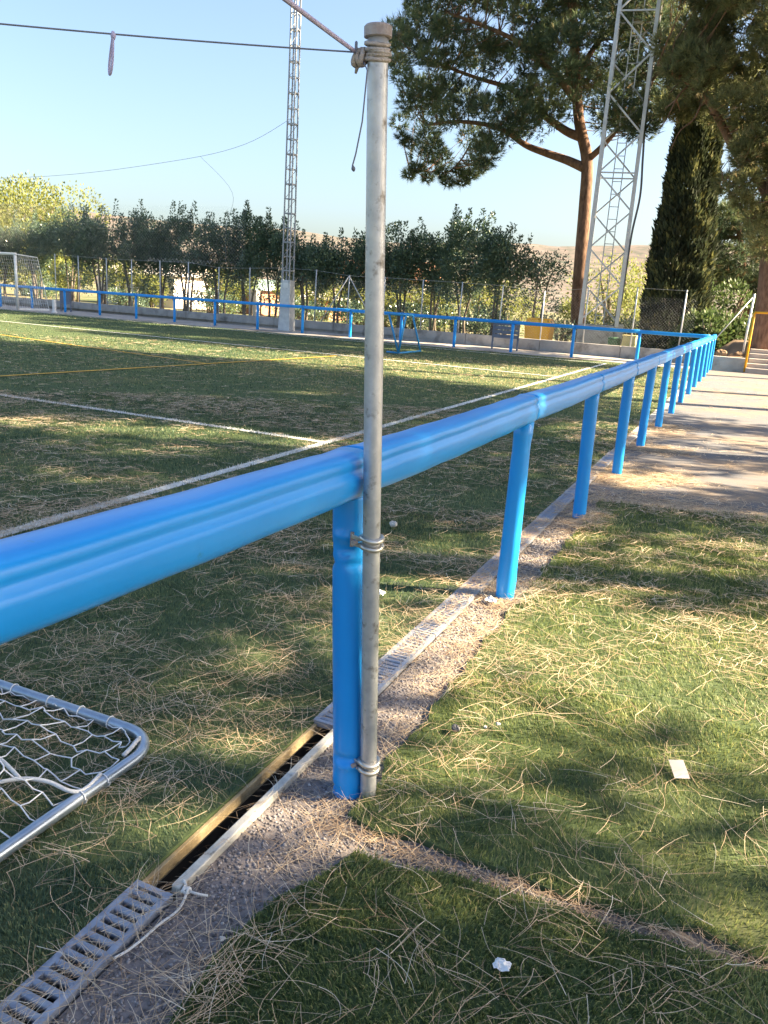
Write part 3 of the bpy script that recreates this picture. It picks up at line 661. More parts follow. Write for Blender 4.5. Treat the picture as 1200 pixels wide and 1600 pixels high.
# ------------------------------------------------------------------ far goal, mini goal, bollard, boards
gf = empty('football_goal', (-30.66, 27.6, 0), 'full size white football goal with net at the far left', 'goal')
gp = MB().tube([(0, 0, 0), (0, 0, 2.44)], 0.06, 12).build('upright', 'white_paint', gf, smooth=True)
MB().tube([(0.06, 0, 2.44), (-7.3, 0, 2.44)], 0.06, 12).build('crossbar', 'white_paint', gf, smooth=True)
MB().tube([(-7.3, 0, 0), (-7.3, 0, 2.44)], 0.06, 12).build('upright', 'white_paint', gf, smooth=True)
MB().bar((0.02, 0.05, 0.05), (0.55, 1.30, 0.05), 0.08).build('ground_bar', 'white_paint', gf)
MB().tube([(0, 0, 2.44), (0.55, 0.75, 2.36)], 0.025, 6).build('net_stay', 'white_paint', gf)
MB().tube([(0.55, 0.75, 2.36), (0.55, 1.30, 0.05)], 0.015, 6).build('net_stay', 'white_paint', gf)
def quadnet(mb, a, b, c, d, nu, nv, r):
    a, b, c, d = map(np.array, (a, b, c, d))
    for i in range(nu+1):
        t = i/nu; mb.tube([a*(1-t)+b*t, d*(1-t)+c*t], r, 3, cap=False, up=(0.2, 1, 0.1))
    for i in range(nv+1):
        t = i/nv; mb.tube([a*(1-t)+d*t, b*(1-t)+c*t], r, 3, cap=False, up=(0.2, 1, 0.1))
gn = MB()
quadnet(gn, (0, 0, 0.05), (0.55, 1.30, 0.05), (0.55, 0.75, 2.36), (0, 0, 2.42), 13, 17, 0.0042)
quadnet(gn, (0.55, 1.30, 0.05), (-7.85, 1.30, 0.05), (-7.85, 0.75, 2.36), (0.55, 0.75, 2.36), 60, 16, 0.0042)
gn.build('net', 'net_thread', gf)
MB().box((-0.09, -0.075, 0.62), (-0.02, -0.062, 0.88)).build('pad', 'white_paint', gf)
mg = empty('mini_goal', (-9.3, 22.0, 0), 'small blue tube mini goal standing before the far fence', 'goal')
for pts_, nm in (([(0, 0, 0.03), (0.0, 1.75, 0.03)], 'ground_bar'), ([(0, 0, 0.03), (-0.47, 0.20, 1.12)], 'side_bar'), ([(0.0, 1.75, 0.03), (-0.28, 1.6, 1.10)], 'side_bar'),
                 ([(-0.47, 0.2, 1.12), (-0.28, 1.6, 1.10)], 'top_bar'), ([(0, 0, 0.03), (-0.40, 0.05, 0.03)], 'ground_bar'), ([(0, 0, 0.05), (0.06, 0.25, 1.11)], 'side_bar'), ([(0.06, 0.25, 1.11), (-0.47, 0.2, 1.12)], 'top_bar')):
    MB().tube(pts_, 0.03, 8).build(nm, 'blue_paint', mg, smooth=True)
bl = empty('bollard', (-28.95, 28.1, 0), 'short white bollard standing right of the far goal', 'bollard')
MB().tube([(0, 0, 0), (0, 0, 0.54), (0, 0, 0.56)], [0.09, 0.09, 0.075], 12).build('shaft', 'white_paint', bl, smooth=False)
MB().tube([(0, 0, -0.02), (0, 0, 0.04)], 0.13, 12).build('foot', 'white_paint', bl)
def board(name, x, y, wd, z0, z1, label, m='grey_board', slats=0):
    b = empty(name, (x, y, 0), label, 'board')
    if slats:
        for k in range(slats): MB().box((-wd/2, 0, z0+(z1-z0)*k/slats), (wd/2, 0.03, z0+(z1-z0)*(k+0.86)/slats)).build('slat', m, b)
    else: MB().box((-wd/2, 0, z0), (wd/2, 0.04, z1)).build('panel', m, b, bevel=0.006)
    for s in (-1, 1): MB().box((s*wd/2-0.03, 0.042, z0-0.45), (s*wd/2+0.03, 0.09, z1)).build('leg', m, b)
    return b
board('notice_board', -29.85, far_y(-29)+0.5, 0.62, 0.36, 1.0, 'plain dark grey board behind the fence near the far goal')
board('slatted_board', -8.15, far_y(-8)+0.9, 0.95, 0.42, 1.02, 'grey slatted board at the low wall left of the orange container', slats=4)

# ------------------------------------------------------------------ orange container, bins, background buildings
oc = empty('skip_container', (-7.72, 32.6, 0), 'orange yellow container behind the far fence by the last hedge tree', 'container')
MB().add([(-0.46,-0.4,0.12),(0.46,-0.4,0.12),(0.46,0.4,0.12),(-0.46,0.4,0.12),(-0.52,-0.45,0.95),(0.52,-0.45,0.95),(0.52,0.45,0.95),(-0.52,0.45,0.95)], [(0,3,2,1),(4,5,6,7),(0,1,5,4),(1,2,6,5),(2,3,7,6),(3,0,4,7)]).build('body', 'yellow_paint', oc, bevel=0.03)
MB().add([(-0.54,-0.47,0.953),(0.54,-0.47,0.953),(0.54,0.47,0.953),(-0.54,0.47,0.953),(-0.44,-0.3,1.18),(0.44,-0.3,1.18),(0.44,0.3,1.18),(-0.44,0.3,1.18)], [(0,3,2,1),(4,5,6,7),(0,1,5,4),(1,2,6,5),(2,3,7,6),(3,0,4,7)]).build('lid', 'yellow_paint', oc, bevel=0.03)
yb = empty('utility_box', (-4.05, 31.6, 0), 'cream yellow box on the wall right of the tower base', 'box')
MB().box((-0.24, -0.2, 0.1), (0.24, 0.2, 0.74)).build('body', 'cream_paint', yb, bevel=0.02); MB().box((-0.26, -0.22, 0.742), (0.26, 0.22, 0.80)).build('lid', 'cream_paint', yb, bevel=0.01)
gb = empty('litter_bin', (-4.62, 31.7, 0), 'dark green bin beside the cream box under the tower', 'bin')
MB().tube([(0, 0, 0.1), (0, 0, 0.62)], [0.2, 0.24], 12).build('body', 'green_bin', gb); MB().tube([(0, 0, 0.622), (0, 0, 0.68)], [0.25, 0.2], 12).build('lid', 'green_bin', gb)

def house(name, x, y, wd, dp, h, roofh, wallm, roofm, label, z0=-0.2, wins=3, rz=0.0):
    b = empty(name, (x, y, z0), label, 'building'); b.rotation_euler = (0, 0, rz)
    MB().box((-wd/2, -dp/2, -0.3), (wd/2, dp/2, h)).build('wall', wallm, b)
    e = 0.3
    MB().add([(-wd/2-e,-dp/2-e,h+0.002),(wd/2+e,-dp/2-e,h+0.002),(wd/2+e,dp/2+e,h+0.002),(-wd/2-e,dp/2+e,h+0.002),(-wd/2-e,0,h+roofh),(wd/2+e,0,h+roofh)],
             [(0,3,2,1),(0,1,5,4),(2,3,4,5),(1,2,5),(3,0,4)]).build('roof', roofm, b)
    for k in range(wins):
        xx = -wd/2+wd*(k+0.7)/(wins+0.4)
        wn = MB().box((xx-0.35, -dp/2-0.03, h*0.40), (xx+0.35, -dp/2+0.05, h*0.78)).build('window', 'dark_glass', b)
        MB().box((xx-0.42, -dp/2-0.08, h*0.40-0.07), (xx+0.42, -dp/2-0.032, h*0.40-0.01)).build('sill', 'plaster', wn)
    return b
house('house', -38.5, 47, 6.5, 5, 2.3, 0.8, 'plaster', 'plaster', 'pale house wall glowing behind the hedge trunks left of the floodlight mast', wins=0)
house('shed', -30.0, 46, 3.2, 3, 1.75, 0.7, 'terracotta', 'pale_green', 'terracotta shed with a pale green roof behind the hedge', wins=1)
house('hut', -24.6, 45, 2.6, 3, 1.4, 0.55, 'terracotta', 'plaster', 'small terracotta hut with a pale roof just left of the mast', wins=1)
house('farmhouse', -31, 70, 9, 6, 3.3, 1.8, 'plaster', 'terracotta', 'pale farmhouse with pink roof showing between the hedge right of the mast', wins=3)
gpst = empty('gate_pillar', (-26.0, 40, 0), 'single white pillar behind the hedge trunks', 'pillar')
MB().box((-0.22, -0.2, -0.3), (0.22, 0.2, 1.5)).build('shaft', 'plaster', gpst); MB().box((-0.27, -0.25, 1.502), (0.27, 0.25, 1.58)).build('cap', 'plaster', gpst)

# ------------------------------------------------------------------ right: retaining wall, bank, steps, yellow rail
rw = MB().box((-0.98, 28.45, -0.2), (0.05, 28.75, 0.42)).build('retaining_wall', 'concrete', bevel=0.02); tag(rw, 'short grey retaining wall at the end of the path, below the bank', 'wall')
bk = MB(); n1, n2 = 22, 22; v = []
for i in range(n1+1):
    for j in range(n2+1):
        x = -1.1+i/n1*14; y = 28.72+j/n2*9
        zt = 0.30 + 0.55*min(1, max(0, (y-28.7)/2.2)) + 0.25*(vnoise(x, y, 0.9, 3)-0.4) - (0.5 if x < -0.7 else 0)*1.0
        v.append((x, y, float(zt)))
bk.add(v, [(i*(n2+1)+j, (i+1)*(n2+1)+j, (i+1)*(n2+1)+j+1, i*(n2+1)+j+1) for i in range(n1) for j in range(n2)])
o = bk.build('bank', 'bank_soil', smooth=True); tag(o, kind='structure')
stp = empty('stone_steps', (0.9, 28.6, 0), 'worn stone steps climbing the bank at the right edge', 'steps')
for k in range(5): MB().box((-0.82+rng.normal()*0.02, -0.45+0.34*k, -0.1), (1.2, -0.13+0.34*k+0.02, 0.14*(k+1)+rng.normal()*0.006)).build('step', 'step_stone', stp, bevel=0.02)
yr = empty('handrail', (0.03, 28.35, 0), 'yellow tube handrail frame at the foot of the stone steps', 'handrail')
MB().tube([(0, 0, 0.0), (0, 0, 1.84)], 0.035, 8).build('upright', 'yellow_paint', yr, smooth=True)
MB().tube([(0.0, 0, 1.85), (1.5, 0.3, 1.87)], 0.033, 8).build('top_bar', 'yellow_paint', yr, smooth=True)
MB().tube([(1.5, 0.3, 0.0), (1.5, 0.3, 1.84)], 0.033, 8).build('upright', 'yellow_paint', yr, smooth=True)
bp_ = empty('stay_post', (-0.12, 29.6, 0.4), 'galvanised end post with a sloping stay above the retaining wall', 'post')
MB().tube([(0, 0, -0.1), (0.05, 0, 2.05)], 0.035, 8).build('shaft', 'galv_far', bp_, smooth=True)
MB().tube([(0.03, -0.02, 1.95), (-1.05, -1.0, 0.28)], 0.015, 6).build('stay', 'galv_far', bp_, smooth=True)
for k, (x, y, s) in enumerate(((-0.75, 29.3, 0.22), (-0.25, 29.5, 0.16), (0.35, 30.3, 0.2))):
    pebble('rock', (x, y, 0.48), s, 'bank_soil', ['large rounded rock above the retaining wall near the fence corner', 'smaller rock on the bank below the end post', 'rock on the bank at the foot of the right pine'][k], 'rock', 20+k)

# ------------------------------------------------------------------ hills
def ridge(name, dist, amp, az0, az1, seed, m, n=160):
    v = []; rows = 14
    for i in range(n+1):
        az = R(az0+(az1-az0)*i/n)
        for j in range(rows+1):
            t = j/rows; d = dist*(0.45+0.75*t)
            prof = amp*(math.sin(min(t/0.8, 1)*math.pi/2)**1.7)*(1 if t < 0.8 else math.cos((t-0.8)/0.2*0.9))
            hh = (0.74+0.05*math.sin(az*5+seed)+0.03*math.sin(az*11+seed*2)+0.018*math.sin(az*27+seed*3)+0.03*float(vnoise(math.sin(az)*d, math.cos(az)*d, 45, seed)))
            v.append((math.sin(az)*d, math.cos(az)*d, -0.5+prof*hh*1.25+ (2.5*float(vnoise(math.sin(az)*d, math.cos(az)*d, 14, seed+1))*min(1, t*3))))
    f = [(i*(rows+1)+j, (i+1)*(rows+1)+j, (i+1)*(rows+1)+j+1, i*(rows+1)+j+1) for i in range(n) for j in range(rows)]
    o = MB().add(v, f).build(name, m, smooth=True); tag(o, kind='structure'); return o
ridge('hills', 1000, 78, -75, 55, 1.2, 'hill')

# ------------------------------------------------------------------ trees
def limb(mb, pts, r0, r1, n=7):
    p = smoothpath(pts, 5); mb.tube(p, np.linspace(r0, r1, len(p)), n); return p
def pine_foliage(C, Rd, ntuft, nneed, L, Wd, g, squash=0.75):
    N = len(C); idx = np.repeat(np.arange(N), ntuft); d = rand_unit(len(idx), g)
    u = g.uniform(0.35, 1, len(idx))**0.5
    P = C[idx] + d*np.array((1, 1, squash))*(Rd[idx]*u)[:, None]
    td = unit(d*0.9+np.array((0, 0, 0.55))+g.normal(size=d.shape)*0.35)
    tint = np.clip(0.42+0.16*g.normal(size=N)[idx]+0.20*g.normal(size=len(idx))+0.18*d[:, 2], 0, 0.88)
    dead = g.uniform(size=len(idx)) < 0.10*(1.6-u); tint[dead] = g.uniform(0.92, 1.0, dead.sum())
    k = np.repeat(np.arange(len(idx)), nneed)
    D = unit(td[k]+g.normal(size=(len(k), 3))*0.42)
    PP = P[k]-D*(L*0.15)
    S = unit(np.cross(D, rand_unit(len(k), g)))*(Wd*0.5); LL = (L*g.uniform(0.7, 1.25, len(k)))[:, None]
    return np.stack([PP-S, PP+S, PP+D*LL], 1), tint[k]
def pine_tree(label, base, trunk, tr, limbs, clumps, radii, leaf='pine_leaf', ntuft=26, nneed=5, L=0.24, Wd=0.03, seed=1, group=None, name='pine_tree', twig=0.028, barkm='bark'):
    g = np.random.default_rng(seed)
    t = empty(name, tuple(base), label, 'tree', group); inv = Matrix.Translation(-Vector(base))
    mb = MB(); tp = limb(mb, trunk, tr[0], tr[1], 12)
    child_world(mb.build('trunk', barkm, t, smooth=True), t, inv)
    nodes = [(np.array(p), 0.5) for p in tp[len(tp)//2:]]
    for pts, r0, r1 in limbs:
        mb = MB(); lp_ = limb(mb, pts, r0, r1, 8); nodes += [(np.array(p), 1.0) for p in lp_[2:]]
        child_world(mb.build('limb', barkm, t, smooth=True), t, inv)
    C = np.array(clumps, float); Rd = np.array(radii, float)
    NP = np.array([a for a, b in nodes])
    tmb = MB()
    for c in C:
        dd = np.linalg.norm(NP-c, axis=1)+np.maximum(0, NP[:, 2]-c[2])*1.5
        a = NP[dd.argmin()]; m1 = a*0.55+c*0.45+np.array((g.normal()*0.1, g.normal()*0.1, -0.10))
        ln = np.linalg.norm(c-a)
        tmb.tube([a, m1, c], [min(0.09, twig*(0.5+ln*0.35)), twig*0.6, twig*0.25], 3, cap=False)
    child_world(tmb.build('twigs', barkm, t), t, inv)
    V, ti = pine_foliage(C, Rd, ntuft, nneed, L, Wd, g)
    child_world(poly_mesh('crown', V, 3, leaf, ti, t), t, inv)
    return t
def pw(u, v, y):                          # picture point -> world point on the plane at depth y
    r = CR @ _n((u-600, v-800, _f)); return np.array((0, 0, CAMH)) + r*(y/r[1])

# --- umbrella pine behind the tower (crown seen in the upper middle)
PY = 36.5; g = np.random.default_rng(21)
cl, rd = [], []
OUT = [(612, 60), (640, 10), (700, -60), (820, -140), (960, -150), (1060, -60), (1075, 40), (1060, 150), (1010, 200), (960, 215), (940, 190), (890, 180), (850, 205), (838, 222), (790, 212), (770, 225), (765, 250), (735, 272), (700, 262), (668, 258), (640, 232), (618, 190)]
HOLE = [[(735, 130), (800, 95), (830, 112), (780, 150), (745, 160)], [(700, 178), (760, 178), (765, 205), (720, 205)], [(855, 130), (875, 130), (875, 150), (855, 150)], [(1000, 60), (1030, 55), (1030, 90), (1005, 95)]]
while len(cl) < 430:
    u, v = g.uniform(605, 1080), g.uniform(-160, 290)
    if not in_poly(np.array([u]), np.array([v]), OUT)[0]: continue
    if any(in_poly(np.array([u]), np.array([v]), h)[0] for h in HOLE): continue
    dep = PY + g.uniform(-1, 1)*3.6*math.sqrt(max(0.08, 1-((u-840)/260)**2*0.7))
    cl.append(pw(u, v, dep)); rd.append(g.uniform(0.42, 0.78))
for (u, v) in ((640, 272), (652, 262), (668, 278), (700, 285), (722, 284), (735, 275), (715, 268), (690, 270), (755, 255), (628, 215), (640, 225)): cl.append(pw(u, v, PY+g.normal()*0.5)); rd.append(0.28)
tk = [pw(905, 545, PY)*[1, 1, 0], pw(903, 480, PY), pw(908, 400, PY), pw(914, 320, PY), pw(917, 250, PY), pw(905, 190, PY), pw(900, 120, PY), pw(895, 20, PY), pw(885, -90, PY)]
lm = [([pw(912, 262, PY), pw(885, 250, PY), pw(850, 238, PY), pw(820, 226, PY), pw(780, 200, PY-0.8), pw(720, 190, PY-1.2), pw(665, 195, PY-1.5)], 0.2, 0.05),
      ([pw(910, 215, PY), pw(885, 205, PY), pw(850, 180, PY), pw(800, 140, PY+0.6), pw(740, 120, PY+1), pw(660, 90, PY+1)], 0.2, 0.05),
      ([pw(903, 160, PY), pw(860, 110, PY-0.8), pw(800, 60, PY-1.5), pw(700, 20, PY-1.5)], 0.18, 0.05),
      ([pw(918, 250, PY), pw(940, 230, PY-0.3), pw(965, 200, PY-0.8), pw(1000, 150, PY-1.2), pw(1040, 100, PY-1)], 0.15, 0.05),
      ([pw(900, 120, PY), pw(940, 60, PY+1), pw(1000, 10, PY+1.5)], 0.15, 0.05),
      ([pw(735, 225, PY-0.9), pw(720, 250, PY-0.6), pw(700, 268, PY-0.3), pw(660, 268, PY), pw(642, 270, PY)], 0.04, 0.015)]
pine_tree('big umbrella pine with reddish trunk standing behind the lattice tower', tk[0], tk, (0.32, 0.16), lm, cl, rd, seed=3, ntuft=74, nneed=9, L=0.31, Wd=0.027)

# --- leaning pine at the right edge, olive crown hanging over the corner
PY2 = 30.6; g = np.random.default_rng(22); cl, rd = [], []
OUT2 = [(1040, -120), (1300, -120), (1320, 260), (1300, 330), (1215, 405), (1182, 385), (1165, 345), (1145, 315), (1128, 280), (1138, 250), (1155, 225), (1130, 200), (1085, 205), (1070, 180), (1058, 150), (1066, 100), (1080, 60), (1068, 0)]
HOLE2 = [[(1085, 160), (1112, 160), (1110, 185), (1085, 188)], [(1112, 228), (1150, 222), (1150, 258), (1120, 262)], [(1050, 120), (1075, 110), (1080, 150), (1050, 170)]]
while len(cl) < 380:
    u, v = g.uniform(1035, 1325), g.uniform(-130, 425)
    if not in_poly(np.array([u]), np.array([v]), OUT2)[0]: continue
    if any(in_poly(np.array([u]), np.array([v]), h)[0] for h in HOLE2): continue
    cl.append(pw(u, v, PY2+g.uniform(-2.4, 2.6))); rd.append(g.uniform(0.30, 0.58))
for _ in range(26): cl.append(pw(g.uniform(1036, 1098), g.uniform(30, 178), PY2+g.uniform(-1.5, 2.5))); rd.append(g.uniform(0.28, 0.5))
b0 = np.array((0.50, 30.4, 0.6))
tk = [b0, np.array((0.42, 30.4, 2.2)), np.array((0.22, 30.4, 4.2)), np.array((0.0, 30.4, 6.0)), np.array((-0.15, 30.5, 7.8)), np.array((0.1, 30.6, 10)), np.array((0.3, 30.6, 12.5))]
lm = [([np.array((0.05, 30.4, 5.2)), pw(1178, 270, PY2), pw(1150, 238, PY2-0.3), pw(1125, 190, PY2-0.6), pw(1100, 150, PY2-0.8), pw(1060, 117, PY2-1), pw(1028, 100, PY2-1)], 0.17, 0.06),
      ([np.array((-0.1, 30.4, 7.5)), pw(1150, 100, PY2+0.6), pw(1100, 60, PY2+1), pw(1080, 0, PY2+1)], 0.14, 0.05),
      ([np.array((0.2, 30.4, 4.6)), pw(1230, 300, PY2+0.8), pw(1260, 200, PY2+1)], 0.14, 0.05),
      ([pw(1185, 330, PY2), pw(1160, 325, PY2-0.6), pw(1130, 285, PY2-1.2)], 0.05, 0.02),
      ([pw(1100, 150, PY2-0.8), pw(1085, 185, PY2-0.9), pw(1062, 205, PY2-1), pw(1048, 235, PY2-1)], 0.035, 0.01),
      ([pw(1080, 130, PY2-0.9), pw(1060, 150, PY2-1), pw(1042, 185, PY2-1.1), pw(1030, 200, PY2-1.1)], 0.03, 0.01)]
pine_tree('leaning pine with olive brown crown at the right edge above the steps', b0, tk, (0.46, 0.17), lm, cl, rd, leaf='pine_leaf_olive', seed=4, ntuft=74, nneed=9, L=0.30, Wd=0.026)
# hanging dead twigs under the right pine are part of its own branch tips (above)

# --- darker pine further back on the right
g = np.random.default_rng(23); cl, rd = [], []
OUT3 = [(1095, 340), (1110, 305), (1150, 310), (1200, 330), (1240, 420), (1230, 500), (1180, 480), (1140, 470), (1105, 440), (1092, 390)]
while len(cl) < 90:
    u, v = g.uniform(1090, 1245), g.uniform(300, 505)
    if in_poly(np.array([u]), np.array([v]), OUT3)[0]: cl.append(pw(u, v, 40+g.uniform(-2, 2))); rd.append(g.uniform(0.45, 0.85))
b0 = pw(1165, 540, 40)*[1, 1, 0]+[0, 0, 0.4]
pine_tree('dark green pine behind the leaning pine on the bank', b0, [b0, pw(1165, 470, 40), pw(1160, 400, 40), pw(1150, 330, 40)], (0.22, 0.08), [([pw(1165, 470, 40), pw(1130, 430, 39), pw(1110, 400, 39)], 0.08, 0.03), ([pw(1165, 450, 40), pw(1200, 410, 41), pw(1225, 420, 41)], 0.08, 0.03)], cl, rd, seed=5, ntuft=70, nneed=9, L=0.30, Wd=0.032)

# --- cypress
def column_tree(label, base, H, prof, n, leaf, seed, Lf=0.27, Wf=0.085):
    g = np.random.default_rng(seed); t = empty('cypress_tree', tuple(base), label, 'tree')
    MB().tube([(0, 0, -0.1), (0.02, 0, H*0.5), (0, 0, H*0.95)], [0.2, 0.12, 0.02], 8).build('trunk', 'bark_grey', t, smooth=True)
    zz = g.uniform(0, 1, n)**1.15*H; th = g.uniform(0, 2*math.pi, n)
    lump = 0.78+0.5*vnoise(th*1.6+zz*0.25, zz*0.8, 0.55, seed)*vnoise(th*0.9, zz*0.35, 0.5, seed+1)**0.5
    rr = prof(zz/H)*lump*g.uniform(0.62, 1.0, n)**0.4
    P = np.stack([rr*np.cos(th), rr*np.sin(th), zz], 1)
    D = np.stack([0.42*np.cos(th), 0.42*np.sin(th), np.ones(n)], 1)+g.normal(size=(n, 3))*0.28
    ti = np.clip(0.35+0.25*g.normal(size=n)+0.9*(vnoise(th*2, zz*1.2, 0.5, 9)-0.5), 0, 1)
    poly_mesh('crown', leaves(P, D, Lf*g.uniform(0.6, 1.3, n), Wf, g), 4, leaf, ti, t)
    return t
cb0 = pw(1046, 545, 34.4)*[1, 1, 0]
cyp = column_tree('tall dark columnar cypress right of the lattice tower', cb0, 13.0, lambda s: (1.36-0.86*s)*np.minimum(1, 0.85+s*1.5)*np.clip(1-s**7, 0, 1), 44000, 'cypress_leaf', 31)
cyp.rotation_euler = (0, R(-1.0), 0)

# --- clipped hedge trees along the low wall
def hedge_tree(x, y, label, group, H, wd, low, seed, spires, leaf='hedge_leaf', nleaf=3000, Lf=0.115, Wf=0.055):
    g = np.random.default_rng(seed); t = empty('hedge_tree', (x, y, 0.05), label, 'tree', group)
    for k in range(int(g.integers(2, 5))):
        a = g.uniform(0, 6.28); p0 = np.array((0.22*math.cos(a), 0.18*math.sin(a), -0.1)); p1 = np.array((0.5*wd*math.cos(a), 0.4*math.sin(a), low+0.9))
        MB().tube(smoothpath([p0, p0*0.8+np.array((g.normal()*0.05, 0, low*0.5)), (p0+p1)/2+np.array((0, 0, low*0.45)), p1]), np.linspace(0.07, 0.02, 19), 6).build('trunk', 'bark_grey', t, smooth=True)
    # crown body: several overlapping lobes
    P = []; D = []
    nl = 13
    for k in range(nl):
        c = np.array((g.uniform(-0.75, 0.75)*wd, g.uniform(-0.5, 0.5), g.uniform(low+0.35, H-1.0))); r = np.array((0.58*wd, 0.6, 0.66))*g.uniform(0.75, 1.15)
        n = nleaf//nl; d = rand_unit(n, g); u = g.uniform(0.2, 1, n)**0.5
        P.append(c+d*r*u[:, None]); D.append(unit(d+np.array((0, 0, 0.6))+g.normal(size=d.shape)*0.5))
    for k in range(spires):                  # upright shoots at the top
        xs = g.uniform(-0.95, 0.95)*wd; ysp = g.uniform(-0.45, 0.45); zt = H*g.uniform(0.86, 1.04); zb = H-1.6
        n = int(150*g.uniform(0.7, 1.2)); s = g.uniform(0, 1, n); zz = zb+(zt-zb)*s; th = g.uniform(0, 6.28, n); r = 0.27*(1.04-s)**0.7*g.uniform(0.3, 1, n)
        P.append(np.stack([xs+r*np.cos(th)+0.05*s, ysp+r*np.sin(th), zz], 1)); D.append(unit(np.stack([np.cos(th), np.sin(th), np.full(n, 0.9)], 1)+g.normal(size=(n, 3))*0.3))
    for k in range(9):                       # loose low sprays
        xs = g.uniform(-0.9, 0.9)*wd; n = 60; c = np.array((xs, g.normal()*0.3, g.uniform(low-0.9, low+0.3)))
        d = rand_unit(n, g); P.append(c+d*np.array((0.28, 0.28, 0.4))*g.uniform(0.2, 1, n)[:, None]); D.append(unit(d+g.normal(size=d.shape)*0.4))
    P = np.concatenate(P); D = np.concatenate(D); n = len(P)
    ti = np.clip(0.42+0.22*g.normal(size=n)+0.10*(P[:, 2]-low)/H, 0, 1)
    poly_mesh('crown', leaves(P, D, Lf*g.uniform(0.7, 1.25, n), Wf, g), 4, leaf, ti, t)
    return t
# (picture x of the stem, top height, half width)
HT_ = [(-46, 4.5, 1.2), (8, 4.4, 1.25), (62, 4.7, 1.15), (112, 5.1, 1.1), (160, 4.9, 1.05), (207, 5.2, 0.95), (250, 4.6, 0.9), (292, 5.2, 0.95), (345, 5.0, 0.9), (388, 5.35, 0.95), (425, 5.0, 0.85), (478, 4.2, 0.85), (522, 4.25, 0.95), (582, 4.6, 0.95), (628, 4.65, 0.95), (678, 4.75, 0.85), (722, 5.3, 0.9), (768, 4.75, 0.85), (835, 4.25, 0.95)]
left_n = sum(1 for a in HT_ if a[0] < 440)
for i, (u, H, wd) in enumerate(HT_):
    y = 33.0+rng.normal()*0.25-(0.0 if u > 300 else 0); p = pw(u, 500, y)
    if i < left_n: lab = 'dark leafy hedge tree behind the far fence, %s left of the floodlight mast' % ORD[left_n-1-i]
    elif u < 830: lab = 'dark leafy hedge tree behind the far fence, %s right of the floodlight mast' % ORD[i-left_n]
    else: lab = 'thin open hedge tree at the right end of the row, beside the orange container'
    hedge_tree(p[0], y, lab, 'hedge trees along the low wall', H, wd*1.2, 1.85 if u < 830 else 2.0, 300+i, 10 if u < 830 else 4, nleaf=7700 if u < 830 else 2600, Lf=0.115, Wf=0.060)

# --- bushes and sunlit trees behind the hedge
def bush(name, x, y, z0, rx_, rz_, leaf, label, seed, n=1800, Lf=0.16, Wf=0.08, trunk=True, cat='bush', lobes=8, group=None):
    g = np.random.default_rng(seed); t = empty(name, (x, y, z0), label, cat, group)
    mbb = MB()
    for k in range(3):
        a = g.uniform(0, 6.28); MB().tube([(0.1*math.cos(a), 0.1*math.sin(a), -0.3), (0.3*rx_*math.cos(a), 0.3*rx_*math.sin(a), rz_*0.9), (0.5*rx_*math.cos(a), 0.5*rx_*math.sin(a), rz_*1.5)], [0.05*rx_+0.02, 0.04*rx_+0.01, 0.01], 6).build('stem' if rz_ < 2.2 else 'trunk', 'bark_grey', t, smooth=True)
    P = []; D = []
    for k in range(lobes):
        c = np.array((g.uniform(-0.6, 0.6)*rx_, g.uniform(-0.5, 0.5)*rx_, rz_*g.uniform(0.45, 1.45))); m = n//lobes
        d = rand_unit(m, g); P.append(c+d*np.array((0.5*rx_, 0.5*rx_, 0.5*rz_))*g.uniform(0.2, 1, m)[:, None]**0.45*g.uniform(0.8, 1.15)); D.append(unit(d+np.array((0, 0, 0.5))+g.normal(size=d.shape)*0.5))
    P = np.concatenate(P); D = np.concatenate(D); m = len(P); P[:, 2] = np.maximum(P[:, 2], 0.02)
    ti = np.clip(0.5+0.25*g.normal(size=m), 0, 1)
    poly_mesh('foliage', leaves(P, D, Lf*g.uniform(0.7, 1.3, m), Wf, g), 4, leaf, ti, t)
    return t
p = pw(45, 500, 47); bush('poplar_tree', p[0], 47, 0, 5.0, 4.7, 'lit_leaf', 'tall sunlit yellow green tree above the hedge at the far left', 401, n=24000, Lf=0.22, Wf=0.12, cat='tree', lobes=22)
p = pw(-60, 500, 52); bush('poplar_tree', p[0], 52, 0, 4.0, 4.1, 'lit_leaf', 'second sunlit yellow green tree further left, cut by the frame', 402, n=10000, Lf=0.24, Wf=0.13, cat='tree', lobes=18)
bl_ = [(120, 39, 1.3, 1.5), (185, 42, 1.6, 1.7), (240, 43, 1.2, 1.5), (335, 41, 1.5, 1.6), (372, 44, 1.6, 1.7), (455, 40, 1.3, 1.5), (505, 43, 1.8, 1.9), (560, 41, 1.5, 1.7), (608, 40, 1.3, 1.4), (650, 43, 1.7, 1.6), (690, 40, 1.2, 1.4), (742, 44, 1.8, 1.8), (800, 47, 2.4, 1.6), (960, 46, 2.6, 2.6), (985, 52, 2.6, 3.0), (910, 50, 1.8, 1.2)]
for i, (u, y, a, b) in enumerate(bl_):
    p = pw(u, 500, y)
    lab = 'sunlit yellow green bush seen through the hedge trunks, %s from the left' % ORD[i] if i < 12 else ['bright yellow green bush left of the thin hedge tree', 'tall bright yellow bush seen through the lattice tower', 'yellow green tree top behind the bush seen through the tower', 'low yellowish bush between pine trunk and tower'][i-12]
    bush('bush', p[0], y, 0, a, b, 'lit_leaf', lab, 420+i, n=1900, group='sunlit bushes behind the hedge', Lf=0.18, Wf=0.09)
lowh = [(60, 36.0), (200, 35.6), (330, 35.8), (470, 35.4), (560, 35.0), (640, 35.0), (720, 34.8), (790, 34.8), (880, 36.5), (970, 37.0)]
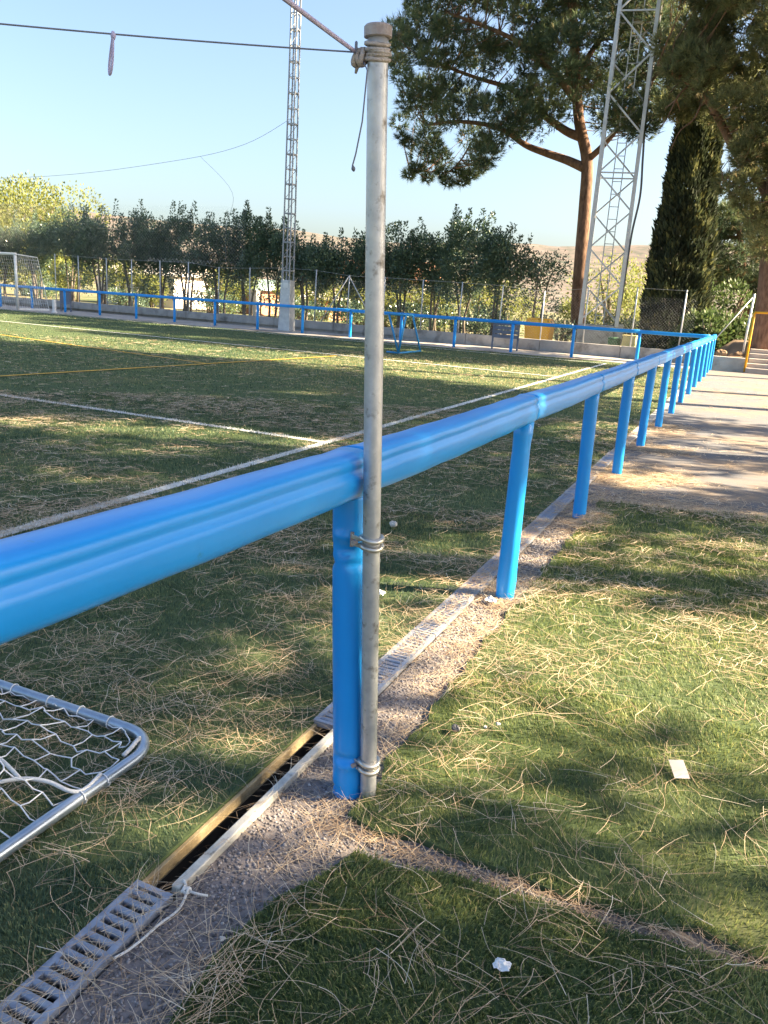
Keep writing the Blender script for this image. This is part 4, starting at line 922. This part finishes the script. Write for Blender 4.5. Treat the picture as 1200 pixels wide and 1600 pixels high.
for i, (u, y) in enumerate(lowh):
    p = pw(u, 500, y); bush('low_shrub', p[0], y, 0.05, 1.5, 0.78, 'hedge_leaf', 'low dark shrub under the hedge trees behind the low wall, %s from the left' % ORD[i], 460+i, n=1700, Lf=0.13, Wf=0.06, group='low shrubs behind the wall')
for i, (u, y, z, a, b, lab) in enumerate(((1110, 31.5, 0.45, 0.9, 0.75, 'light green shrub at the foot of the cypress by the fence corner'), (1140, 32.5, 0.6, 1.0, 0.9, 'light green shrub above the retaining wall below the stay'), (1090, 32.0, 0.3, 0.8, 0.8, 'broad leaved shrub growing in front of the cypress base'), (1070, 31.6, 0.2, 0.6, 0.6, 'small shrub in front of the cypress behind the corner post'), (1130, 36, 0.7, 1.5, 1.4, 'taller green shrub behind the bank under the dark pine'))):
    p = pw(u, 520, y); bush('shrub', p[0], y, z, a, b, 'green_leaf', lab, 480+i, n=1300, Lf=0.17, Wf=0.09)

# --- row of tall pines right of the path (outside the picture): they throw the dappled shade
LIT = [[(-0.95, 2.95), (-0.55, 3.75), (0.45, 4.75), (1.5, 5.1), (1.5, 3.2), (0.4, 2.95), (0.1, 3.05), (-0.3, 3.0)],
       [(-1.2, 5.35), (0.6, 6.1), (1.2, 6.5), (1.2, 6.1), (0.4, 5.75), (-0.9, 5.15)],
       [(-1.95, 4.55), (-1.40, 4.55), (-1.25, 4.15), (-1.4, 3.98), (-1.75, 3.92)],
       [(-1.45, 1.62), (-1.25, 1.78), (-0.78, 2.02), (-0.70, 1.88), (-1.25, 1.56)],
              [(-7.4, 6.3), (-5.4, 7.5), (-5.1, 7.0), (-7.2, 6.0)], [(-5.4, 5.6), (-4.6, 6.25), (-4.4, 6.0), (-5.2, 5.4)], [(-4.8, 4.7), (-4.2, 5.1), (-4.1, 4.8), (-4.6, 4.5)],
       [(-7.0, 10.4), (-6.3, 11.1), (-6.0, 10.8), (-6.8, 10.2)], [(-4.0, 7.6), (-3.3, 8.3), (-3.1, 8.0), (-3.8, 7.4)],
       [(-1.2, 8.0), (0.2, 9.0), (1.0, 9.5), (1.0, 9.0), (0.0, 8.4), (-1.0, 7.7)], [(-1.1, 10.2), (0.6, 11.0), (0.6, 10.6), (-1.0, 9.9)], [(-1.8, 11.6), (0.6, 12.6), (0.8, 12.2), (-1.6, 11.3)],
       [(-30, 19.5), (-21, 18.4), (-9.7, 18.4), (-6, 20.5), (-0.9, 27), (6, 30), (6, 17.0), (0.5, 15.9), (-0.7, 15.2), (-2.5, 16.2), (-5.8, 15.6), (-8.4, 15.9), (-13, 15.2), (-16.7, 14.6), (-30, 12.5)]]
g = np.random.default_rng(77)
ROW = [(8.0, 2.3, 16.0), (8.2, 4.9, 17.5), (7.8, 8.1, 17.0), (8.2, 10.7, 19.0), (8.0, 13.5, 20.0), (8.3, 16.5, 21.5), (8.1, 19.7, 22.5), (8.2, 23.0, 22.5), (5.6, 28.0, 17.0)]
for k, (x, y, H) in enumerate(ROW):
    zc = H*0.60; rz_ = H*0.41; n = int(46*H)
    d = rand_unit(n, g)*g.uniform(0, 1, n)[:, None]**0.33
    C = np.array((x, y, zc))+d*np.array((2.5, 2.1, rz_))
    gy = g.uniform(y-2.2, y+0.8, 14)             # boughs that keep the near rail in shade
    if k < 4:
        sh = (x+g.normal(size=14)*0.8+2.56)/SUN_H[0]; C = np.concatenate([C, np.stack([-2.56+SUN_H[0]*sh, gy-3.8+SUN_H[1]*sh, sh*math.tan(SUN_EL)], 1)])
    n = len(C); s = C[:, 2]/math.tan(SUN_EL)
    gxp = C[:, 0]-SUN_H[0]*s; gyp = C[:, 1]-SUN_H[1]*s
    keep = np.ones(n, bool)
    for pl in LIT:
        for ox, oy in [(0.929*a-0.371*b, 0.371*a+0.929*b) for a in (-0.7, -0.35, 0, 0.35, 0.7) for b in (-0.32, -0.16, 0, 0.16, 0.32) if (a/0.75)**2+(b/0.36)**2 < 1.1]: keep &= ~in_poly(gxp+ox, gyp+oy, pl)
    C = C[keep]; b0 = np.array((x, y, -0.02))
    tk = [b0, np.array((x+0.1, y, H*0.3)), np.array((x-0.1, y+0.1, H*0.6)), np.array((x, y, H*0.92))]
    pine_tree('tall pine beside the path outside the right edge, %s from the camera' % ORD[k], b0, tk, (0.26, 0.06), [], C, g.uniform(0.42, 0.68, len(C)), seed=80+k, ntuft=12, nneed=5, L=0.30, Wd=0.062, group='pines along the path')

# ------------------------------------------------------------------ turf blades, needles, gravel (all real pieces)
AZ0, AZ1 = R(-62), R(22)
def sector(r0, r1, dens, g):
    n = int(0.5*(AZ1-AZ0)*(r1*r1-r0*r0)*dens)
    r = np.sqrt(g.uniform(r0*r0, r1*r1, n)); a = g.uniform(AZ0, AZ1, n)
    return r*np.sin(a), r*np.cos(a), r
g = np.random.default_rng(5)
def on_pitch(x, y): return (x < CH_L-0.002) & (y < 27.2) & (x > -45)
def on_A(x, y): return in_poly(x, y, matA)
def on_B(x, y): return in_poly(x, y, matB)
def blades(x, y, r, z0, h, g, quad):
    n = len(x); sc = np.maximum(1.0, r/2.6)
    a = vnoise(x, y, 0.35, 11)*9+g.normal(size=n)*1.1
    lean = g.uniform(0.25, 1.1, n); hh = h*g.uniform(0.6, 1.15, n)*np.sqrt(np.minimum(sc, 2.5)); wd = 0.0027*sc*g.uniform(0.8, 1.3, n)
    P = np.stack([x, y, np.full(n, z0)], 1); dx = np.cos(a)*lean; dy = np.sin(a)*lean
    px, py = -np.sin(a)*wd/2, np.cos(a)*wd/2
    b1 = P+np.stack([px, py, np.zeros(n)], 1); b2 = P-np.stack([px, py, np.zeros(n)], 1)
    tip = P+np.stack([dx*hh, dy*hh, hh*np.sqrt(np.maximum(0.15, 1.2-lean*lean*0.75))], 1)
    if quad:
        mid = P+np.stack([dx*hh*0.35, dy*hh*0.35, hh*0.62], 1)
        m1 = mid+np.stack([px, py, np.zeros(n)], 1)*0.9; m2 = mid-np.stack([px, py, np.zeros(n)], 1)*0.9
        return np.concatenate([np.stack([b1, b2, m2], 1), np.stack([b1, m2, m1], 1), np.stack([m1, m2, tip], 1)])
    return np.stack([b1, b2, tip], 1)
BV = {'p': [], 'a': [], 'b': [], 'l': []}; BT = {'p': [], 'a': [], 'b': [], 'l': []}
for r0, r1, dens, quad in ((0.8, 2.0, 30000, True), (2.0, 3.2, 22000, False), (3.2, 6.0, 9500, False), (6.0, 12, 2300, False), (12, 24, 420, False), (24, 44, 80, False)):
    x, y, r = sector(r0, r1, dens, g)
    pit = on_pitch(x, y); ln = np.zeros(len(x), bool)
    for pl in LINE_POLY: ln |= in_poly(x+g.normal(size=len(x))*0.004, y+g.normal(size=len(x))*0.004, pl)
    for pl in YLINE_POLY: pit &= ~in_poly(x, y, pl)
    for key, msk, z0, h in (('p', pit & ~ln, 0.0, 0.017), ('l', pit & ln, 0.005, 0.013), ('a', on_A(x, y), 0.006, 0.020), ('b', on_B(x, y), 0.006, 0.020)):
        xx, yy, rr_ = x[msk], y[msk], r[msk]
        if not len(xx): continue
        V = blades(xx, yy, rr_, z0, h, g, quad)
        t = np.clip(0.45+0.24*g.normal(size=len(xx))+0.40*(vnoise(xx, yy, 0.22, 4)-0.5)+0.25*(vnoise(xx, yy, 1.3, 6)-0.5), 0, 0.88)
        dd = g.uniform(size=len(xx)) < np.where((yy > 11) & (xx > -11), 0.30*np.clip((yy-11)/4, 0, 1), 0.04)*(0.5+vnoise(xx, yy, 1.1, 14)); t[dd] = 1.0
        BV[key].append(V); BT[key].append(np.tile(t, 3) if quad else t)
for key, nm, m in (('p', 'grass_blades', 'blade'), ('a', 'grass_blades', 'blade_mat'), ('b', 'grass_blades', 'blade_mat'), ('l', 'line_fibres', 'line_white')):
    par = {'p': pt, 'a': carpetA, 'b': carpetB, 'l': LINE_OBJ[0]}[key]
    o = poly_mesh(nm, np.concatenate(BV[key]), 3, m, np.concatenate(BT[key]), par)
    tag(o, kind='stuff')

def needle_set(x, y, z0, length, wd, seg, g, curl=1.0):
    """curved flat ribbons -> V (n,2*(seg+1),3)"""
    n = len(x); th = g.uniform(0, 2*math.pi, n); cv = g.normal(size=n)*0.36*curl+np.sign(g.normal(size=n))*0.10*curl
    P = np.stack([x, y, z0], 1); pts = [P]; lift = g.uniform(-0.02, 0.16, n); cur = P
    for i in range(seg):
        t = (i+0.5)/seg; a = th+cv*t*1.5+0.12*np.sin(5*t+th*3)
        st_ = length/seg; up = lift*(1-1.8*t)
        cur = cur+np.stack([np.cos(a)*st_, np.sin(a)*st_, up*st_], 1); pts.append(cur)
    out = []
    for i, q in enumerate(pts):
        t = i/seg; a = th+cv*t*1.5; w_ = wd*(1-0.55*t)/2
        s = np.stack([-np.sin(a)*w_, np.cos(a)*w_, 0.35*w_*np.cos(th*5)], 1); out += [q+s, q-s]
    return np.stack(out, 1)
NV = {5: [], 3: [], 2: []}; NT = {5: [], 3: [], 2: []}
def surf_z(x, y): return np.where(x < CH_L, 0.016, np.where(in_poly(x, y, matA) | in_poly(x, y, matB), 0.024, np.where(x < CH_R+0.02, 0.006, -0.008)))
def scatter(x, y, r, g, pair=True):
    op = (x > CH_L) & (x < CH_R) & (y > 1.45) & (y < 2.38)
    x, y, r = x[~op], y[~op], r[~op]
    for seg, lo, hi in ((5, 0, 5.0), (3, 5.0, 10.5), (2, 10.5, 60)):
        m = (r >= lo) & (r < hi)
        if not m.any(): continue
        xx, yy, rr_ = x[m], y[m], r[m]
        if pair: xx = np.concatenate([xx, xx+g.normal(size=len(xx))*0.003]); yy = np.concatenate([yy, yy+g.normal(size=len(yy))*0.003]); rr_ = np.concatenate([rr_, rr_])
        z0 = surf_z(xx, yy)+g.uniform(0, 0.012, len(xx))
        V = needle_set(xx, yy, z0, g.uniform(0.08, 0.165, len(xx)), 0.00145*np.maximum(1, rr_/3.0)*g.uniform(0.8, 1.25, len(xx)), seg, g)
        NV[seg].append(V); NT[seg].append(np.clip(0.5+0.24*g.normal(size=len(xx)), 0, 1))
def needle_density(x, y):
    n1 = vnoise(x, y, 0.55, 21); n2 = vnoise(x, y, 0.17, 22); n3 = vnoise(x, y, 2.2, 23)
    d = np.clip((n1*0.7+n2*0.5+n3*0.3)-0.44, 0, 1)*2.2
    d *= np.where(x > -0.86, 0.75, 1.0)
    d *= np.where((x > -0.9) & (y > 2.3) & (y < 3.6) & (x > -0.4), 0.6, 1)
    return d
for r0, r1, dens in ((0.8, 3.0, 760), (3.0, 6.0, 640), (6.0, 12.0, 260), (12, 24, 26)):
    x, y, r = sector(r0, r1, dens, g)
    k = (g.uniform(size=len(x)) < needle_density(x, y)) & (y < 27) & (x < 2.8) & (x > -26)
    k &= ~((x > -0.9) & (y > 7.0) & (g.uniform(size=len(x)) < 0.55))
    scatter(x[k], y[k], r[k], g)
# thick litter on the gravel strip, in the seam and round the post feet
n = 1300; yy = g.uniform(0.6, 7.2, n)**1.0; xx = g.normal(-0.93, 0.06, n); kk = (xx > -1.13) & (xx < -0.84) & (vnoise(xx, yy, 0.3, 31) > 0.35)
scatter(xx[kk], yy[kk], np.hypot(xx, yy)[kk], g)
n = 700; xx = g.uniform(-0.95, 0.3, n); yy = 1.885+g.normal(size=n)*0.02+0.03*(xx+0.9)/1.2
V = needle_set(xx, yy, np.full(n, -0.004)+g.uniform(0, 0.014, n), g.uniform(0.03, 0.08, n), 0.0016, 5, g); NV[5].append(V); NT[5].append(np.clip(0.3+0.2*g.normal(size=n), 0, 1))
n = 500; xx = g.normal(-1.19, 0.035, n); yy = np.concatenate([g.uniform(0.6, 1.43, n//4), g.uniform(2.4, 6.5, n-n//4)]); scatter(xx, yy, np.hypot(xx, yy), g)
n = 240; xx = g.uniform(CH_L+0.02, CH_R-0.01, n); yy = g.uniform(1.47, 2.36, n); z = np.full(n, -0.108)+g.uniform(0, 0.04, n)
V = needle_set(xx, yy, z, g.uniform(0.04, 0.10, n), 0.0015, 5, g); V[:, :, 0] = np.clip(V[:, :, 0], CH_L+0.016, CH_R-0.008); NV[5].append(V); NT[5].append(np.clip(0.35+0.2*g.normal(size=n), 0, 1))
for (px, py, sx, sy, n) in ((0.0, 7.2, 0.6, 0.22, 900), (-0.5, 7.0, 0.3, 0.2, 500), (-0.93, 8.05, 0.16, 0.22, 1500), (-0.85, 10.1, 0.22, 0.2, 700), (-0.72, 8.3, 0.25, 0.25, 700), (-0.9, 12.3, 0.22, 0.25, 500), (-0.95, 6.1, 0.08, 0.2, 500), (-0.98, 4.15, 0.07, 0.15, 260)):
    xx = g.normal(px, sx, n); yy = g.normal(py, sy, n); scatter(xx, yy, np.hypot(xx, yy), g)
for seg, lab in ((5, 'needle_litter'), (3, 'needle_litter'), (2, 'needle_litter')):
    V = np.concatenate(NV[seg]); t = np.concatenate(NT[seg]); n, k = V.shape[:2]
    base = np.arange(n)[:, None, None]*k
    q = np.array([[2*i, 2*i+1, 2*i+3, 2*i+2] for i in range(seg)])[None]
    loops = (base+q).reshape(-1)
    nf = n*seg
    o = big_mesh('needle_litter', V.reshape(-1, 3), loops, np.arange(nf)*4, np.full(nf, 4), 'needle', np.repeat(t, k))
    tag(o, {5: 'dry tan pine needles scattered over the near turf and gravel', 3: 'dry pine needles matted over the middle of the pitch', 2: 'dry pine needles on the far part of the pitch'}[seg], 'pine needles', kind='stuff')
# gravel under the fence
n = 15000; yy = 0.55+6.6*g.uniform(0, 1, n)**1.35; xx = g.uniform(CH_R+0.018, -0.83, n)
kk = ~(on_A(xx, yy) | on_B(xx, yy)); xx, yy = xx[kk], yy[kk]
n2 = 900; x2 = g.uniform(-0.88, 0.1, n2); y2 = g.normal(1.895, 0.025, n2); kk = ~(on_A(x2, y2) | on_B(x2, y2)); xx = np.concatenate([xx, x2[kk]]); yy = np.concatenate([yy, y2[kk]])
n = len(xx); rr_ = np.hypot(xx, yy); s = (g.uniform(0.0026, 0.0068, n)*np.maximum(1, rr_/3))[:, None, None]
oc_ = np.array([(1, 0, 0), (0, 1, 0), (-1, 0, 0), (0, -1, 0), (0, 0, 0.8), (0, 0, -0.8)], float)[None]*(1+0.3*g.normal(size=(n, 6, 1)))
ang = g.uniform(0, 6.28, n); ca_, sa_ = np.cos(ang), np.sin(ang)
ox = oc_[:, :, 0]*ca_[:, None]-oc_[:, :, 1]*sa_[:, None]; oy = oc_[:, :, 0]*sa_[:, None]+oc_[:, :, 1]*ca_[:, None]
V = np.stack([ox, oy, oc_[:, :, 2]], 2)*s+np.stack([xx, yy, np.full(n, -0.012)], 1)[:, None, :]
ft = np.array([(0, 1, 4), (1, 2, 4), (2, 3, 4), (3, 0, 4), (1, 0, 5), (2, 1, 5), (3, 2, 5), (0, 3, 5)])[None]
loops = (np.arange(n)[:, None, None]*6+ft).reshape(-1)
o = big_mesh('gravel', V.reshape(-1, 3), loops, np.arange(n*8)*3, np.full(n*8, 3), 'gravel', np.repeat(np.clip(g.beta(2, 2.2, n), 0, 1), 6))
tag(o, 'grey crushed gravel under the blue fence between drain and turf carpets', 'gravel', kind='stuff')
